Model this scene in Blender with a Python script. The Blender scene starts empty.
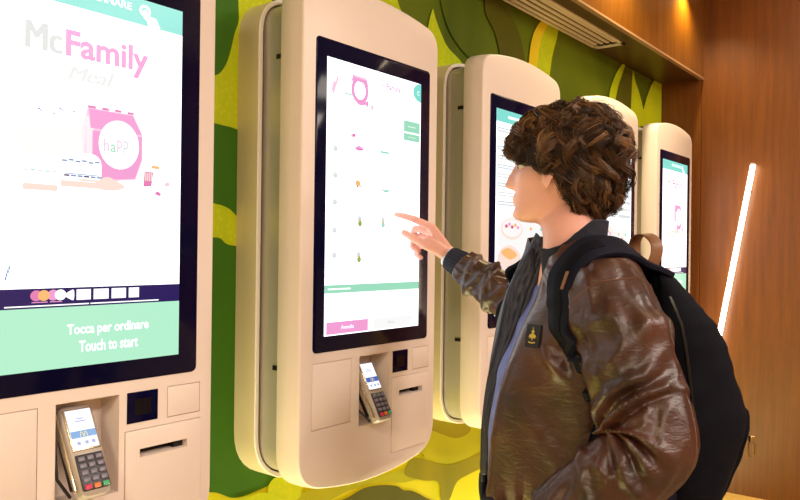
import bpy, bmesh, math, random
from math import pi, sin, cos, radians
from mathutils import Vector, Matrix, noise
from mathutils.bvhtree import BVHTree

scene = bpy.context.scene
COL = scene.collection
V = Vector

# ------------------------------------------------------------------ camera
CZ = 1.5
YAW, PITCH, ROLL, FPX = radians(37.952), radians(-.0331), radians(.7219), 752.26
def _basis():
    f = V((cos(YAW)*cos(PITCH), sin(YAW)*cos(PITCH), sin(PITCH)))
    r = V((sin(YAW), -cos(YAW), 0)); u = r.cross(f)
    return r*cos(ROLL)+u*sin(ROLL), u*cos(ROLL)-r*sin(ROLL), f
CR, CU, CF = _basis()
CAM = V((0, 0, CZ))
cam_data = bpy.data.cameras.new('camera')
cam_data.sensor_width = 36.0
cam_data.lens = 36.0*FPX/800.0
cam_data.clip_start = .02
cam = bpy.data.objects.new('camera', cam_data)
COL.objects.link(cam)
m3 = Matrix((CR, CU, -CF)).transposed()
cam.matrix_world = Matrix.Translation(CAM) @ m3.to_4x4()
scene.camera = cam

def ray(px, py): return CF + CR*((px-400)/FPX) - CU*((py-250)/FPX)
def W(px, py, d): return CAM + ray(px, py)*d

scene.view_settings.view_transform = 'Standard'
scene.view_settings.look = 'None'
scene.view_settings.gamma = 1.0
scene.view_settings.use_curve_mapping = False
scene.view_settings.exposure = 0.0

# ------------------------------------------------------------------ materials
def lin(c):
    o = []
    for v in c[:3]:
        v = v/255.0
        o.append(v/12.92 if v <= .04045 else ((v+.055)/1.055)**2.4)
    return (o[0], o[1], o[2], 1.0)

def new_mat(name):
    m = bpy.data.materials.new(name); m.use_nodes = True
    nt = m.node_tree
    return m, nt, nt.nodes['Principled BSDF']

def mat(name, col, rough=.5, metal=0, spec=.5, var=0, vscale=8, bump=0, bscale=60, coat=0, col2=None, stretch=None, bdist=.002):
    m, nt, b = new_mat(name)
    b.inputs['Base Color'].default_value = lin(col)
    b.inputs['Roughness'].default_value = rough
    b.inputs['Metallic'].default_value = metal
    b.inputs['Specular IOR Level'].default_value = spec
    if coat:
        b.inputs['Coat Weight'].default_value = coat; b.inputs['Coat Roughness'].default_value = .15
    tc = nt.nodes.new('ShaderNodeTexCoord')
    src = tc.outputs['Object']
    if stretch:
        mp = nt.nodes.new('ShaderNodeMapping'); mp.inputs['Scale'].default_value = stretch
        nt.links.new(src, mp.inputs['Vector']); src = mp.outputs['Vector']
    if var or col2:
        n = nt.nodes.new('ShaderNodeTexNoise'); n.inputs['Scale'].default_value = vscale; n.inputs['Detail'].default_value = 5
        nt.links.new(src, n.inputs['Vector'])
        r = nt.nodes.new('ShaderNodeValToRGB')
        c1 = lin(col)
        c2 = lin(col2) if col2 else tuple(max(0, v*(1-var)) for v in c1[:3])+(1,)
        r.color_ramp.elements[0].position = .35; r.color_ramp.elements[1].position = .65
        r.color_ramp.elements[0].color = c2; r.color_ramp.elements[1].color = c1
        nt.links.new(n.outputs['Fac'], r.inputs['Fac']); nt.links.new(r.outputs['Color'], b.inputs['Base Color'])
    if bump:
        n2 = nt.nodes.new('ShaderNodeTexNoise'); n2.inputs['Scale'].default_value = bscale; n2.inputs['Detail'].default_value = 4
        nt.links.new(src, n2.inputs['Vector'])
        bp = nt.nodes.new('ShaderNodeBump'); bp.inputs['Strength'].default_value = bump; bp.inputs['Distance'].default_value = bdist
        nt.links.new(n2.outputs['Fac'], bp.inputs['Height']); nt.links.new(bp.outputs['Normal'], b.inputs['Normal'])
    return m

def emis(name, col, strength=1.0):
    m, nt, b = new_mat(name)
    b.inputs['Base Color'].default_value = (0, 0, 0, 1)
    b.inputs['Roughness'].default_value = .3
    b.inputs['Emission Color'].default_value = lin(col)
    b.inputs['Emission Strength'].default_value = strength
    return m

# ------------------------------------------------------------------ mesh helpers
class MB:
    def __init__(s): s.v = []; s.f = []; s.m = []
    def add(s, verts, faces, mi=0):
        o = len(s.v); s.v += [tuple(p) for p in verts]
        s.f += [tuple(i+o for i in f) for f in faces]; s.m += [mi]*len(faces)
    def box(s, a, b, mi=0):
        (x0, y0, z0), (x1, y1, z1) = a, b
        s.add([(x0,y0,z0),(x1,y0,z0),(x1,y1,z0),(x0,y1,z0),(x0,y0,z1),(x1,y0,z1),(x1,y1,z1),(x0,y1,z1)],
              [(0,3,2,1),(4,5,6,7),(0,1,5,4),(1,2,6,5),(2,3,7,6),(3,0,4,7)], mi)
    def rbox(s, a, b, r=.004, mi=0, M=None, seg=3):
        bm = bmesh.new(); bmesh.ops.create_cube(bm, size=1)
        for v in bm.verts:
            v.co = V(((a[0]+b[0])/2+v.co.x*(b[0]-a[0]), (a[1]+b[1])/2+v.co.y*(b[1]-a[1]), (a[2]+b[2])/2+v.co.z*(b[2]-a[2])))
        bmesh.ops.bevel(bm, geom=bm.edges[:], offset=r, segments=seg, profile=.5, affect='EDGES')
        s.bm(bm, mi, M)
    def bm(s, bm, mi=0, M=None):
        bm.verts.ensure_lookup_table(); bm.verts.index_update()
        vs = [(M @ v.co if M else v.co) for v in bm.verts]
        s.add(vs, [[v.index for v in f.verts] for f in bm.faces], mi); bm.free()
    def loft(s, rings, closed=True, cap0=False, cap1=False, mi=0):
        n = len(rings[0]); vs = [p for r in rings for p in r]; fs = []
        for i in range(len(rings)-1):
            for j in range(n if closed else n-1):
                k = (j+1) % n
                fs.append((i*n+j, i*n+k, (i+1)*n+k, (i+1)*n+j))
        if cap0: fs.append(tuple(range(n-1, -1, -1)))
        if cap1: fs.append(tuple((len(rings)-1)*n+j for j in range(n)))
        s.add(vs, fs, mi)
    def tube(s, path, radii, n=12, mi=0, caps=True, ref=None, flat=None, round_ends=False):
        path = [V(p) for p in path]
        if not hasattr(radii, '__len__'): radii = [radii]*len(path)
        radii = list(radii)
        if round_ends:
            t0 = (path[0]-path[1]).normalized(); t1 = (path[-1]-path[-2]).normalized()
            r0, r1 = radii[0], radii[-1]
            pre = [(path[0]+t0*r0*sin(a), r0*max(cos(a), .02)) for a in (pi/2, pi/3, pi/6)]
            post = [(path[-1]+t1*r1*sin(a), r1*max(cos(a), .02)) for a in (pi/6, pi/3, pi/2)]
            path = [p for p, _ in pre]+path+[p for p, _ in post]
            radii = [r for _, r in pre]+radii+[r for _, r in post]
        T = []
        for i in range(len(path)):
            a = path[max(0, i-1)]; b = path[min(len(path)-1, i+1)]
            d = (b-a); T.append(d.normalized() if d.length > 1e-9 else V((0, 0, 1)))
        nrm = V(ref) if ref else (V((0, 0, 1)) if abs(T[0].z) < .9 else V((1, 0, 0)))
        rings = []
        for i, p in enumerate(path):
            nrm = (nrm - T[i]*nrm.dot(T[i]))
            if nrm.length < 1e-6: nrm = T[i].orthogonal()
            nrm.normalize(); bi = T[i].cross(nrm)
            fl = flat if flat else 1.0
            rings.append([p + nrm*(cos(2*pi*j/n)*radii[i]) + bi*(sin(2*pi*j/n)*radii[i]*fl) for j in range(n)])
        s.loft(rings, True, caps, caps, mi)
    def ngon(s, pts, mi=0): s.add(pts, [tuple(range(len(pts)))], mi)
    def build(s, name, mats, parent=None, smooth=True, angle=40, Minv=None, fix=True):
        me = bpy.data.meshes.new(name)
        vs = [tuple(Minv @ V(p)) for p in s.v] if Minv else s.v
        me.from_pydata(vs, [], s.f)
        mats = mats if isinstance(mats, (list, tuple)) else [mats]
        for m in mats: me.materials.append(m)
        me.polygons.foreach_set('material_index', s.m)
        if fix:
            bm = bmesh.new(); bm.from_mesh(me); bmesh.ops.recalc_face_normals(bm, faces=bm.faces[:]); bm.to_mesh(me); bm.free()
        if smooth:
            me.polygons.foreach_set('use_smooth', [True]*len(me.polygons))
            if angle < 180: me.set_sharp_from_angle(angle=radians(angle))
        me.update()
        o = bpy.data.objects.new(name, me); COL.objects.link(o)
        if parent: o.parent = parent
        return o

def thing(name, label, cat, loc=(0, 0, 0), rz=0, group=None):
    o = bpy.data.objects.new(name, None); COL.objects.link(o)
    o.empty_display_size = .1
    o.location = loc; o.rotation_euler = (0, 0, rz)
    o['label'] = label; o['category'] = cat
    if group: o['group'] = group
    return o
def structure(o, label=None):
    o['kind'] = 'structure'
    if label: o['label'] = label
    return o

def boolean(o, cutter_mb):
    c = cutter_mb.build('cutter', [o.data.materials[0]], smooth=False)
    md = o.modifiers.new('cut', 'BOOLEAN'); md.operation = 'DIFFERENCE'; md.object = c; md.solver = 'EXACT'
    dg = bpy.context.evaluated_depsgraph_get()
    me = bpy.data.meshes.new_from_object(o.evaluated_get(dg))
    o.modifiers.clear(); old = o.data; o.data = me; me.name = old.name
    cm = c.data; bpy.data.objects.remove(c); bpy.data.meshes.remove(cm); bpy.data.meshes.remove(old)
    me.polygons.foreach_set('use_smooth', [True]*len(me.polygons)); me.set_sharp_from_angle(angle=radians(35))

def catmull(pts, t):
    n = len(pts)-1
    t = max(0, min(n-1e-9, t)); i = int(t); u = t-i
    p1, p2 = V(pts[i]), V(pts[i+1])
    p0 = V(pts[i-1]) if i > 0 else p1*2-p2
    p3 = V(pts[i+2]) if i+2 <= n else p2*2-p1
    return .5*((2*p1)+(p2-p0)*u+(2*p0-5*p1+4*p2-p3)*u*u+(3*p1-p0-3*p2+p3)*u**3)
def curve(pts, n, closed=False):
    if closed:
        pts = list(pts); k = len(pts); e = [pts[-1]]+pts+[pts[0], pts[1]]
        return [catmull(e, 1+k*i/n) for i in range(n)]
    return [catmull(pts, (len(pts)-1)*i/(n-1)) for i in range(n)]
def interp(tab, x):
    if x <= tab[0][0]: return tab[0][1]
    for (a, va), (b, vb) in zip(tab, tab[1:]):
        if x <= b:
            u = (x-a)/(b-a); u = u*u*(3-2*u)*.5+u*.5
            return va+(vb-va)*u
    return tab[-1][1]
def sstep(a, b, x):
    u = max(0, min(1, (x-a)/(b-a))); return u*u*(3-2*u)

_fonts = {}
def text_mesh(txt, height, width=None, bold=0.0, shear=0.0):
    """flat triangles of a word in the x,z plane, lower left corner at the origin, fitted to width x height"""
    cu = bpy.data.curves.new('word', 'FONT'); cu.body = txt; cu.size = 1; cu.offset = bold; cu.shear = shear; cu.resolution_u = 3
    o = bpy.data.objects.new('word', cu); COL.objects.link(o)
    dg = bpy.context.evaluated_depsgraph_get(); dg.update()
    me = bpy.data.meshes.new_from_object(o.evaluated_get(dg))
    vs = [v.co.copy() for v in me.vertices]; fs = [tuple(p.vertices) for p in me.polygons]
    bpy.data.objects.remove(o); bpy.data.curves.remove(cu); bpy.data.meshes.remove(me)
    if not vs: return [], []
    x0 = min(v.x for v in vs); x1 = max(v.x for v in vs); y0 = min(v.y for v in vs); y1 = max(v.y for v in vs)
    sy = height/(y1-y0); sx = width/(x1-x0) if width else sy
    return [((v.x-x0)*sx, (v.y-y0)*sy) for v in vs], fs

# ------------------------------------------------------------------ palette
M_shell = mat('kiosk_white_shell', (240, 227, 221), .38, spec=.45)
M_shell2 = mat('kiosk_bracket_cream', (230, 214, 178), .42)
M_rim = mat('kiosk_rim', (252, 248, 244), .3)
M_core = mat('kiosk_core_grey', (190, 184, 172), .32, metal=.35)
M_dark = mat('dark_gap', (22, 18, 18), .7)
M_glass = mat('black_screen_glass', (10, 9, 46), .10, spec=.12)  # navy in the base colour stands in for blue glow from the display
M_black = mat('black_plastic', (14, 13, 15), .35)
def wood(name, c1, c2, rough=.42, axis='z', coat=0.15):
    m, nt, b = new_mat(name)
    tc = nt.nodes.new('ShaderNodeTexCoord'); mp = nt.nodes.new('ShaderNodeMapping')
    mp.inputs['Scale'].default_value = (14, 14, .7) if axis == 'z' else (.7, 14, 14)
    n = nt.nodes.new('ShaderNodeTexNoise'); n.inputs['Scale'].default_value = 3; n.inputs['Detail'].default_value = 8; n.inputs['Distortion'].default_value = .6
    n2 = nt.nodes.new('ShaderNodeTexNoise'); n2.inputs['Scale'].default_value = 25; n2.inputs['Detail'].default_value = 5
    r = nt.nodes.new('ShaderNodeValToRGB')
    r.color_ramp.elements[0].position = .3; r.color_ramp.elements[1].position = .7
    r.color_ramp.elements[0].color = lin(c2); r.color_ramp.elements[1].color = lin(c1)
    mx = nt.nodes.new('ShaderNodeMix'); mx.data_type = 'FLOAT'; mx.inputs[0].default_value = .35
    L = nt.links.new
    L(tc.outputs['Object'], mp.inputs['Vector']); L(mp.outputs['Vector'], n.inputs['Vector']); L(mp.outputs['Vector'], n2.inputs['Vector'])
    L(n.outputs['Fac'], mx.inputs[2]); L(n2.outputs['Fac'], mx.inputs[3]); L(mx.outputs[0], r.inputs['Fac']); L(r.outputs['Color'], b.inputs['Base Color'])
    b.inputs['Roughness'].default_value = rough
    b.inputs['Coat Weight'].default_value = coat; b.inputs['Coat Roughness'].default_value = .3
    return m
M_wood = wood('wood_veneer', (124, 68, 10), (92, 46, 4))
M_wood_f = wood('wood_veneer_bulkhead', (144, 90, 18), (108, 62, 8), .25)
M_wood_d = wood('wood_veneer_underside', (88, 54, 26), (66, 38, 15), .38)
M_pale = mat('pale_baseboard', (226, 186, 112), .45, var=.15, vscale=5)
M_floor = mat('floor_stone', (176, 150, 110), .35, var=.2, vscale=3)
M_wall = mat('warm_painted_wall', (190, 158, 122), .7)
M_ceil = mat('ceiling_paint', (206, 190, 168), .8)

# ------------------------------------------------------------------ room
YW, XE, ZS, YF, ZC = 1.535, 4.455, 2.497, 1.30, 2.95
XL, YB = -2.6, -3.2
def flat_obj(name, pts, m, label=None):
    b = MB(); b.ngon(pts); o = b.build(name, m, smooth=False, fix=False); structure(o, label); return o
flat_obj('floor', [(XL, YB, 0), (XE, YB, 0), (XE, YW, 0), (XL, YW, 0)], M_floor)
flat_obj('ceiling', [(XL, YB, ZC), (XL, YW, ZC), (XE, YW, ZC), (XE, YB, ZC)], M_ceil)
flat_obj('wall_left', [(XL, YB, 0), (XL, YW, 0), (XL, YW, ZC), (XL, YB, ZC)], M_wall)
flat_obj('wall_front', [(XL, YB, 0), (XL, YB, ZC), (XE, YB, ZC), (XE, YB, 0)], M_wall)

# end wall: tall veneer panels with narrow joints
b = MB()
b.ngon([(XE+.012, YB, 0), (XE+.012, YB, ZC), (XE+.012, YW, ZC), (XE+.012, YW, 0)], 1)
ys = [YW, 1.296, .52, -.26, -1.04, -1.82, -2.6, YB]
for a, c in zip(ys, ys[1:]):
    b.box((XE, c+.0012, 0), (XE+.011, a-.0012, ZC))
structure(b.build('wall_right', [M_wood, M_dark], smooth=False), 'orange brown wood veneer end wall')
b = MB(); b.rbox((XE-.014, YB+.002, 0), (XE-.0005, YF-.004, .165), .004)
b.box((XE-.016, YB+.002, .157), (XE-.0005, YF-.004, .1655))
structure(b.build('baseboard_right', M_pale), 'pale wood baseboard along the wood wall')

# mural wall -----------------------------------------------------------------
def mural(name, c1, c2, vein=None, scale=2.2, stretch=(1, 1, .35), rot=0):
    m, nt, b = new_mat(name)
    L = nt.links.new
    tc = nt.nodes.new('ShaderNodeTexCoord'); mp = nt.nodes.new('ShaderNodeMapping')
    mp.inputs['Rotation'].default_value = (0, rot, 0); mp.inputs['Scale'].default_value = stretch
    n = nt.nodes.new('ShaderNodeTexNoise'); n.inputs['Scale'].default_value = scale; n.inputs['Detail'].default_value = 3; n.inputs['Distortion'].default_value = .8
    r = nt.nodes.new('ShaderNodeValToRGB')
    r.color_ramp.elements[0].position = .33; r.color_ramp.elements[1].position = .67
    r.color_ramp.elements[0].color = lin(c2); r.color_ramp.elements[1].color = lin(c1)
    L(tc.outputs['Object'], mp.inputs['Vector']); L(mp.outputs['Vector'], n.inputs['Vector']); L(n.outputs['Fac'], r.inputs['Fac'])
    out = r.outputs['Color']
    if vein:
        v = nt.nodes.new('ShaderNodeTexVoronoi'); v.inputs['Scale'].default_value = 70
        L(tc.outputs['Object'], v.inputs['Vector'])
        r2 = nt.nodes.new('ShaderNodeValToRGB'); r2.color_ramp.elements[0].position = .0; r2.color_ramp.elements[1].position = .5
        r2.color_ramp.elements[0].color = (1, 1, 1, 1); r2.color_ramp.elements[1].color = (0, 0, 0, 1)
        L(v.outputs['Distance'], r2.inputs['Fac'])
        n3 = nt.nodes.new('ShaderNodeMath'); n3.operation = 'MULTIPLY'; n3.inputs[1].default_value = .5
        L(r2.outputs['Color'], n3.inputs[0])
        mx = nt.nodes.new('ShaderNodeMix'); mx.data_type = 'RGBA'
        L(n3.outputs[0], mx.inputs[0]); L(out, mx.inputs[6]); mx.inputs[7].default_value = lin(vein)
        out = mx.outputs[2]
    L(out, b.inputs['Base Color']); b.inputs['Roughness'].default_value = .6; b.inputs['Specular IOR Level'].default_value = .3
    return m
MU = [mural('mural_green', (106, 124, 12), (74, 96, 8), stretch=(1, 1, .3), rot=.5),
      mural('mural_dark_leaf', (66, 122, 14), (46, 98, 8)),
      mural('mural_lime', (212, 222, 16), (168, 204, 8), vein=(232, 230, 60)),
      mural('mural_yellow', (230, 222, 14), (204, 204, 10), stretch=(1, 1, .6), scale=3),
      mural('mural_olive', (164, 152, 14), (128, 128, 8), stretch=(1, 1, .5)),
      mural('mural_yellow_edge', (244, 226, 50), (234, 210, 24)),
      mural('mural_shade_leaf', (104, 100, 12), (76, 84, 8), stretch=(1, 1, .5)),
      mural('mural_mid_leaf', (196, 190, 16), (168, 172, 10), stretch=(1, 1, .5))]
b = MB()
b.ngon([(XL, YW, 0), (XE, YW, 0), (XE, YW, ZC), (XL, YW, ZC)])
lay = [0]
def leaf(pts, mi, n=6):
    lay[0] += 1
    y = YW-.0004*lay[0]
    cv = curve([V((p[0], p[1], 0)) for p in pts], len(pts)*n, True)
    b.ngon([(p.x, y, p.y) for p in cv], mi)
def leaf_px(pts, mi):
    q = []
    for p in pts:
        rr = ray(*p); t = YW/rr.y; q.append((rr.x*t, CZ+rr.z*t))
    leaf(q, mi)
# bright lower half of the print, lime ground between the first kiosks
leaf([(XL+.1, .05), (XL+.1, .86), (.4, .9), (1.21, .885), (1.33, .85), (1.41, .86), (1.46, .9), (1.75, .95), (2.15, .99), (2.6, .97), (3.1, 1.0), (XE-.03, .95), (XE-.03, .05)], 3)
leaf([(.9, .93), (.86, 1.6), (.9, 2.3), (1.1, 2.42), (1.36, 2.3), (1.42, 1.7), (1.45, 1.2), (1.42, .93), (1.2, .9)], 2)
leaf([(1.05, 2.3), (1.24, 2.25), (1.275, 2.11), (1.262, 2.05), (1.235, 1.965), (1.19, 1.93), (1.1, 1.96), (1.02, 2.1)], 1)
leaf([(1.08, 1.82), (1.2, 1.812), (1.30, 1.795), (1.38, 1.7), (1.36, 1.56), (1.30, 1.565), (1.25, 1.60), (1.19, 1.612), (1.08, 1.62)], 1)
leaf([(1.02, 1.50), (1.2, 1.525), (1.25, 1.507), (1.34, 1.49), (1.43, 1.40), (1.47, 1.15), (1.47, .93), (1.42, .865), (1.36, .85), (1.28, .85), (1.2, .885), (1.05, .9)], 1)
# leaf shapes under kiosks two and three
leaf_px([(332, 508), (350, 496), (364, 488), (380, 485), (396, 486), (403, 490), (412, 491), (424, 497), (436, 506), (390, 514)], 6)
leaf_px([(300, 494), (330, 484), (360, 478), (400, 470), (424, 456), (436, 462), (430, 474), (404, 482), (378, 482), (350, 490), (320, 504), (296, 506)], 7)
leaf_px([(418, 420), (440, 412), (470, 414), (500, 424), (504, 440), (484, 450), (466, 460), (444, 464), (424, 456), (412, 440)], 7)
leaf_px([(424, 414), (444, 410), (462, 416), (470, 430), (456, 438), (436, 432), (424, 426)], 4)
leaf_px([(404, 470), (412, 458), (428, 461), (446, 465), (466, 459), (492, 446), (500, 452), (488, 464), (468, 474), (456, 482), (448, 500), (440, 500), (438, 482), (422, 480), (406, 476)], 4)
leaf_px([(268, 484), (276, 477), (290, 480), (300, 488), (298, 498), (284, 500), (268, 494)], 2)
leaf_px([(232, 502), (248, 496), (262, 492), (275, 495), (284, 502), (262, 507)], 2)
# upper leaves
leaf_px([(374, -12), (392, -8), (398, 6), (404, 24), (398, 40), (384, 20), (372, 4)], 2)
leaf_px([(431, 10), (434, 18), (440, 34), (447, 48), (462, 66), (452, 80), (436, 74), (426, 40)], 2)
leaf_px([(440, -8), (462, 2), (480, 24), (492, 50), (498, 70), (480, 66), (462, 52), (446, 26)], 0)
leaf_px([(486, -6), (498, 2), (510, 16), (518, 34), (523, 56), (526, 80), (508, 84), (500, 60), (494, 34), (484, 12)], 6)
leaf_px([(528, 66), (529, 48), (533, 33), (540, 22), (548, 18), (556, 24), (556, 36), (551, 56), (546, 84), (534, 86), (528, 76)], 2)
leaf_px([(527, 70), (528.5, 50), (532, 34), (539, 22), (546, 18), (547, 24), (541, 36), (537, 54), (534, 78), (529, 80)], 5)
leaf_px([(606, 116), (608, 94), (612, 80), (618, 68), (624, 63), (621, 74), (616, 90), (613, 116)], 2)
leaf_px([(613, 120), (615, 95), (620, 78), (626, 70), (631, 78), (633, 98), (630, 120)], 6)
leaf_px([(631.5, 71), (634, 82), (638, 94), (642, 112), (640, 126), (630, 122), (630, 96)], 2)
leaf_px([(640, 126), (643, 106), (648, 90), (654, 79), (660, 80), (668, 90), (668, 126)], 2)
mo = b.build('wall_back', MU, smooth=False, fix=False)
structure(mo, 'green wall with a printed mural of giant leaves')

# bulkhead above the kiosks
b = MB()
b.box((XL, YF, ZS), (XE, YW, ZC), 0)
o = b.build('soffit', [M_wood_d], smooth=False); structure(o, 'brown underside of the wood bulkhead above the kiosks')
b = MB()
for x0, x1 in ((XL, -.3), (-.3, 2.0), (2.0, XE)):
    b.box((x0+.001, YF-.014, ZS+.006), (x1-.001, YF-.0005, ZC))
structure(b.build('trim_1', M_wood_f, smooth=False), 'orange wood front of the bulkhead')
b = MB(); b.box((XL, YF-.016, ZS-.004), (XE, YF+.006, ZS+.0055))
structure(b.build('trim_2', mat('edge_band', (176, 140, 104), .4), smooth=False), 'pale edge band of the bulkhead')

# linear air diffuser in the underside
t = thing('linear_air_vent', 'long cream slotted air vent set in the underside of the wood bulkhead', 'vent', (2.0, 1.445, ZS))
M_vent = mat('vent_cream', (250, 236, 206), .45)
b = MB(); x0, x1 = -1.4, 1.485
b.box((x0, -.074, -.006), (x1, -.060, 0)); b.box((x0, .062, -.006), (x1, .076, 0)); b.box((x1-.04, -.074, -.006), (x1, .076, 0)); b.box((x0, -.074, -.006), (x0+.04, .076, 0))
b.build('frame', M_vent, t, smooth=False)
b = MB(); b.box((x0+.04, -.060, -.0015), (x1-.04, .062, 0)); b.build('backing', mat('vent_inside', (120, 100, 66), .6), t, smooth=False)
for i in range(4):
    y = -.049+i*.0305
    b = MB(); b.rbox((x0+.041, y-.0085, -.007), (x1-.075, y+.0085, -.0018), .002); b.build('slat', M_vent, t)
for i in range(3):
    y = -.034+i*.0305
    b = MB(); b.rbox((x1-.072, y-.011, -.0075), (x1-.046, y+.011, -.0018), .002); b.build('end_block', M_black, t)
# ------------------------------------------------------------------ kiosks
KY = 1.30; KP = .82017; KX = 1.55665
def outline(inset=0.0, n=14, top_drop=0.0, cr=.055):
    hw = .2845-inset
    def top(x): return 2.179-top_drop-inset-.434*x*x
    def bot(x): return .878+inset+.50*x*x
    r = max(cr-inset, .02); pts = []
    rb = max(cr+.022-inset, .02)
    # start bottom left, counter-clockwise seen from the front (x right, z up)
    def corner(p0, pc, p1, k=7):
        return [((1-t)**2*p0[0]+2*t*(1-t)*pc[0]+t*t*p1[0], (1-t)**2*p0[1]+2*t*(1-t)*pc[1]+t*t*p1[1]) for t in [i/k for i in range(k+1)]]
    pts += [(x, bot(x)) for x in [(-hw+rb)+(2*(hw-rb))*i/n for i in range(1, n)]]
    pts += corner((hw-rb, bot(hw-rb)), (hw, bot(hw)), (hw, bot(hw)+rb))
    pts += [(hw, bot(hw)+rb+(top(hw)-r-bot(hw)-rb)*i/8) for i in range(1, 8)]
    pts += corner((hw, top(hw)-r), (hw, top(hw)), (hw-r, top(hw-r)))
    pts += [(x, top(x)) for x in [(hw-r)-(2*(hw-r))*i/n for i in range(1, n)]]
    pts += corner((-hw+r, top(hw-r)), (-hw, top(hw)), (-hw, top(hw)-r))
    pts += [(-hw, top(hw)-r-(top(hw)-r-bot(hw)-rb)*i/8) for i in range(1, 8)]
    pts += corner((-hw, bot(hw)+rb), (-hw, bot(hw)), (-hw+rb, bot(hw-rb)))
    return [(x+.0035, z) for x, z in pts]
Z0 = .887
def ring(inset, y, td=0.0, cr=.055): return [(x, y, z-Z0) for x, z in outline(inset, 14, td, cr)]

b = MB()
prof = [(.014, .076), (.002, .076), (0, .073), (0, .040), (.0006, .036), (.0030, .008), (.0042, .004), (.0060, .0012), (.0085, 0)]
b.loft([ring(i, y) for i, y in prof], True, True, True)
housing = b.build('front_housing', M_shell)
cut = MB(); cut.box((-.0575, -.01, 1.032-Z0), (.067, .062, 1.217-Z0)); boolean(housing, cut)
PAN = {'access_panel': (-.233, -.0905, 1.052, 1.2145), 'cover_panel': (.1745, .2515, 1.1565, 1.2165), 'printer_panel': (.080, .2535, .935, 1.142)}
for k, (xa, xb, za, zb) in PAN.items():
    cut = MB(); cut.box((xa-.0014, -.01, za-.0014-Z0), (xb+.0014, .0045, zb+.0014-Z0)); boolean(housing, cut)
cut = MB(); cut.box((.110, -.01, 1.0885-Z0), (.220, .05, 1.105-Z0)); boolean(housing, cut)
housing.data.materials.clear(); housing.data.materials.append(M_shell)

def plate(name, xa, xb, za, zb, y0=0.0, hole=None):
    b = MB(); b.rbox((xa, y0, za-Z0), (xb, .004, zb-Z0), .0012, seg=2)
    o = b.build(name, M_shell)
    if hole:
        c = MB(); c.box((hole[0], -.05, hole[2]-Z0), (hole[1], .05, hole[3]-Z0)); boolean(o, c)
    return o
acc = plate('access_panel', *PAN['access_panel'], y0=-.0004)
cov = plate('cover_panel', *PAN['cover_panel'], y0=-.0008)
prn = plate('printer_panel', *PAN['printer_panel'], y0=-.0035, hole=(.110, .220, 1.0885, 1.105))
b = MB(); b.box((.1105, .030, 1.089-Z0), (.2195, .036, 1.1045-Z0)); b.box((.198, .012, 1.089-Z0), (.2195, .030, 1.1045-Z0))
slot = b.build('receipt_slot', M_dark, prn, smooth=False)
b = MB(); b.rbox((.083, -.0016, 1.157-Z0), (.151, .003, 1.217-Z0), .001); scan = b.build('scanner_window', M_glass)
b = MB(); b.box((.0995, -.0019, 1.171-Z0), (.1345, -.0016, 1.203-Z0)); scan2 = b.build('scanner_lens', mat('scanner_lens', (18, 16, 22), .2), scan, smooth=False)
# recess lining is the housing itself; small lip at its top
b = MB(); b.rbox((-.0565, .030, 1.2085-Z0), (.066, .060, 1.2165-Z0), .002); lip = b.build('recess_lip', M_shell2)

# glass bezel with rounded corners
def rrect(xa, xb, za, zb, r, k=5):
    pts = []
    for cx, cz, a0 in ((xb-r, za+r, -pi/2), (xb-r, zb-r, 0), (xa+r, zb-r, pi/2), (xa+r, za+r, pi)):
        pts += [(cx+r*cos(a0+pi/2*i/k), cz+r*sin(a0+pi/2*i/k)) for i in range(k+1)]
    return pts
b = MB()
o0 = rrect(-.2342, .2417, 1.2412, 2.0238, .012)
o1 = rrect(-.2330, .2405, 1.2424, 2.0226, .011)
b.loft([[(x, .001, z-Z0) for x, z in o0], [(x, -.0012, z-Z0) for x, z in o0], [(x, -.0022, z-Z0) for x, z in o1]], True, True, True)
bezel = b.build('screen_bezel', M_glass)

# bracket tray and core behind
b = MB()
tr = [(0, .2345), (0, .156), (.002, .153), (.0115, .153), (.0135, .156), (.0135, .19)]
b.loft([ring(i, y, .012, .085) for i, y in tr[:2]], True, True, False, 0)
b.loft([ring(i, y, .012, .085) for i, y in tr[1:5]], True, False, False, 1)
b.loft([ring(i, y, .012, .085) for i, y in tr[4:]], True, False, True, 0)
tray = b.build('wall_bracket', [M_shell2, M_rim])
b = MB(); b.loft([ring(.020, .0762, .012, .075), ring(.020, .19, .012, .075)], True, False, False)
core = b.build('spacer_core', M_core)
joints = []
for z in (1.2, 1.98):
    b = MB(); b.rbox((-.2640, .084, z-.006-Z0), (-.2590, .110, z+.006-Z0), .001); joints.append(b.build('joint_plate', M_black))
PARTS = [housing, acc, cov, prn, scan, lip, bezel, tray, core]+joints

# ---- screens: one mesh per display, flat colour areas in one plane stack
SCR = dict(white=emis('screen_white', (250, 252, 255), 2.1), teal=emis('screen_teal', (128, 226, 214), 1.0),
    mint=emis('screen_mint', (182, 242, 208), 1.0), navy=emis('screen_navy', (38, 24, 92), 1.0), pink=emis('screen_pink', (244, 160, 214), 1.0),
    text=emis('screen_text_white', (255, 255, 255), 1.4), mc=emis('screen_pale_grey', (212, 218, 217), 1.0), faint=emis('screen_faint', (229, 234, 231), 1.0), paper=emis('screen_paper', (250, 250, 249), 1.0), magenta=emis('screen_magenta', (232, 128, 182), 1.0),
    blue=emis('screen_blue', (124, 150, 196), 1.0), peach=emis('screen_peach', (252, 226, 214), 1.0), green=emis('screen_green', (156, 224, 192), 1.0),
    orange=emis('screen_orange', (250, 190, 120), 1.0), tealtext=emis('screen_teal_text', (140, 206, 200), 1.0), grey=emis('screen_grey', (214, 222, 226), 1.0),
    red=emis('screen_red', (222, 96, 110), 1.0), palepink=emis('screen_pale_pink', (252, 206, 232), 1.0), leafg=emis('screen_leaf', (150, 176, 96), 1.0))
SK = list(SCR)
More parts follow.
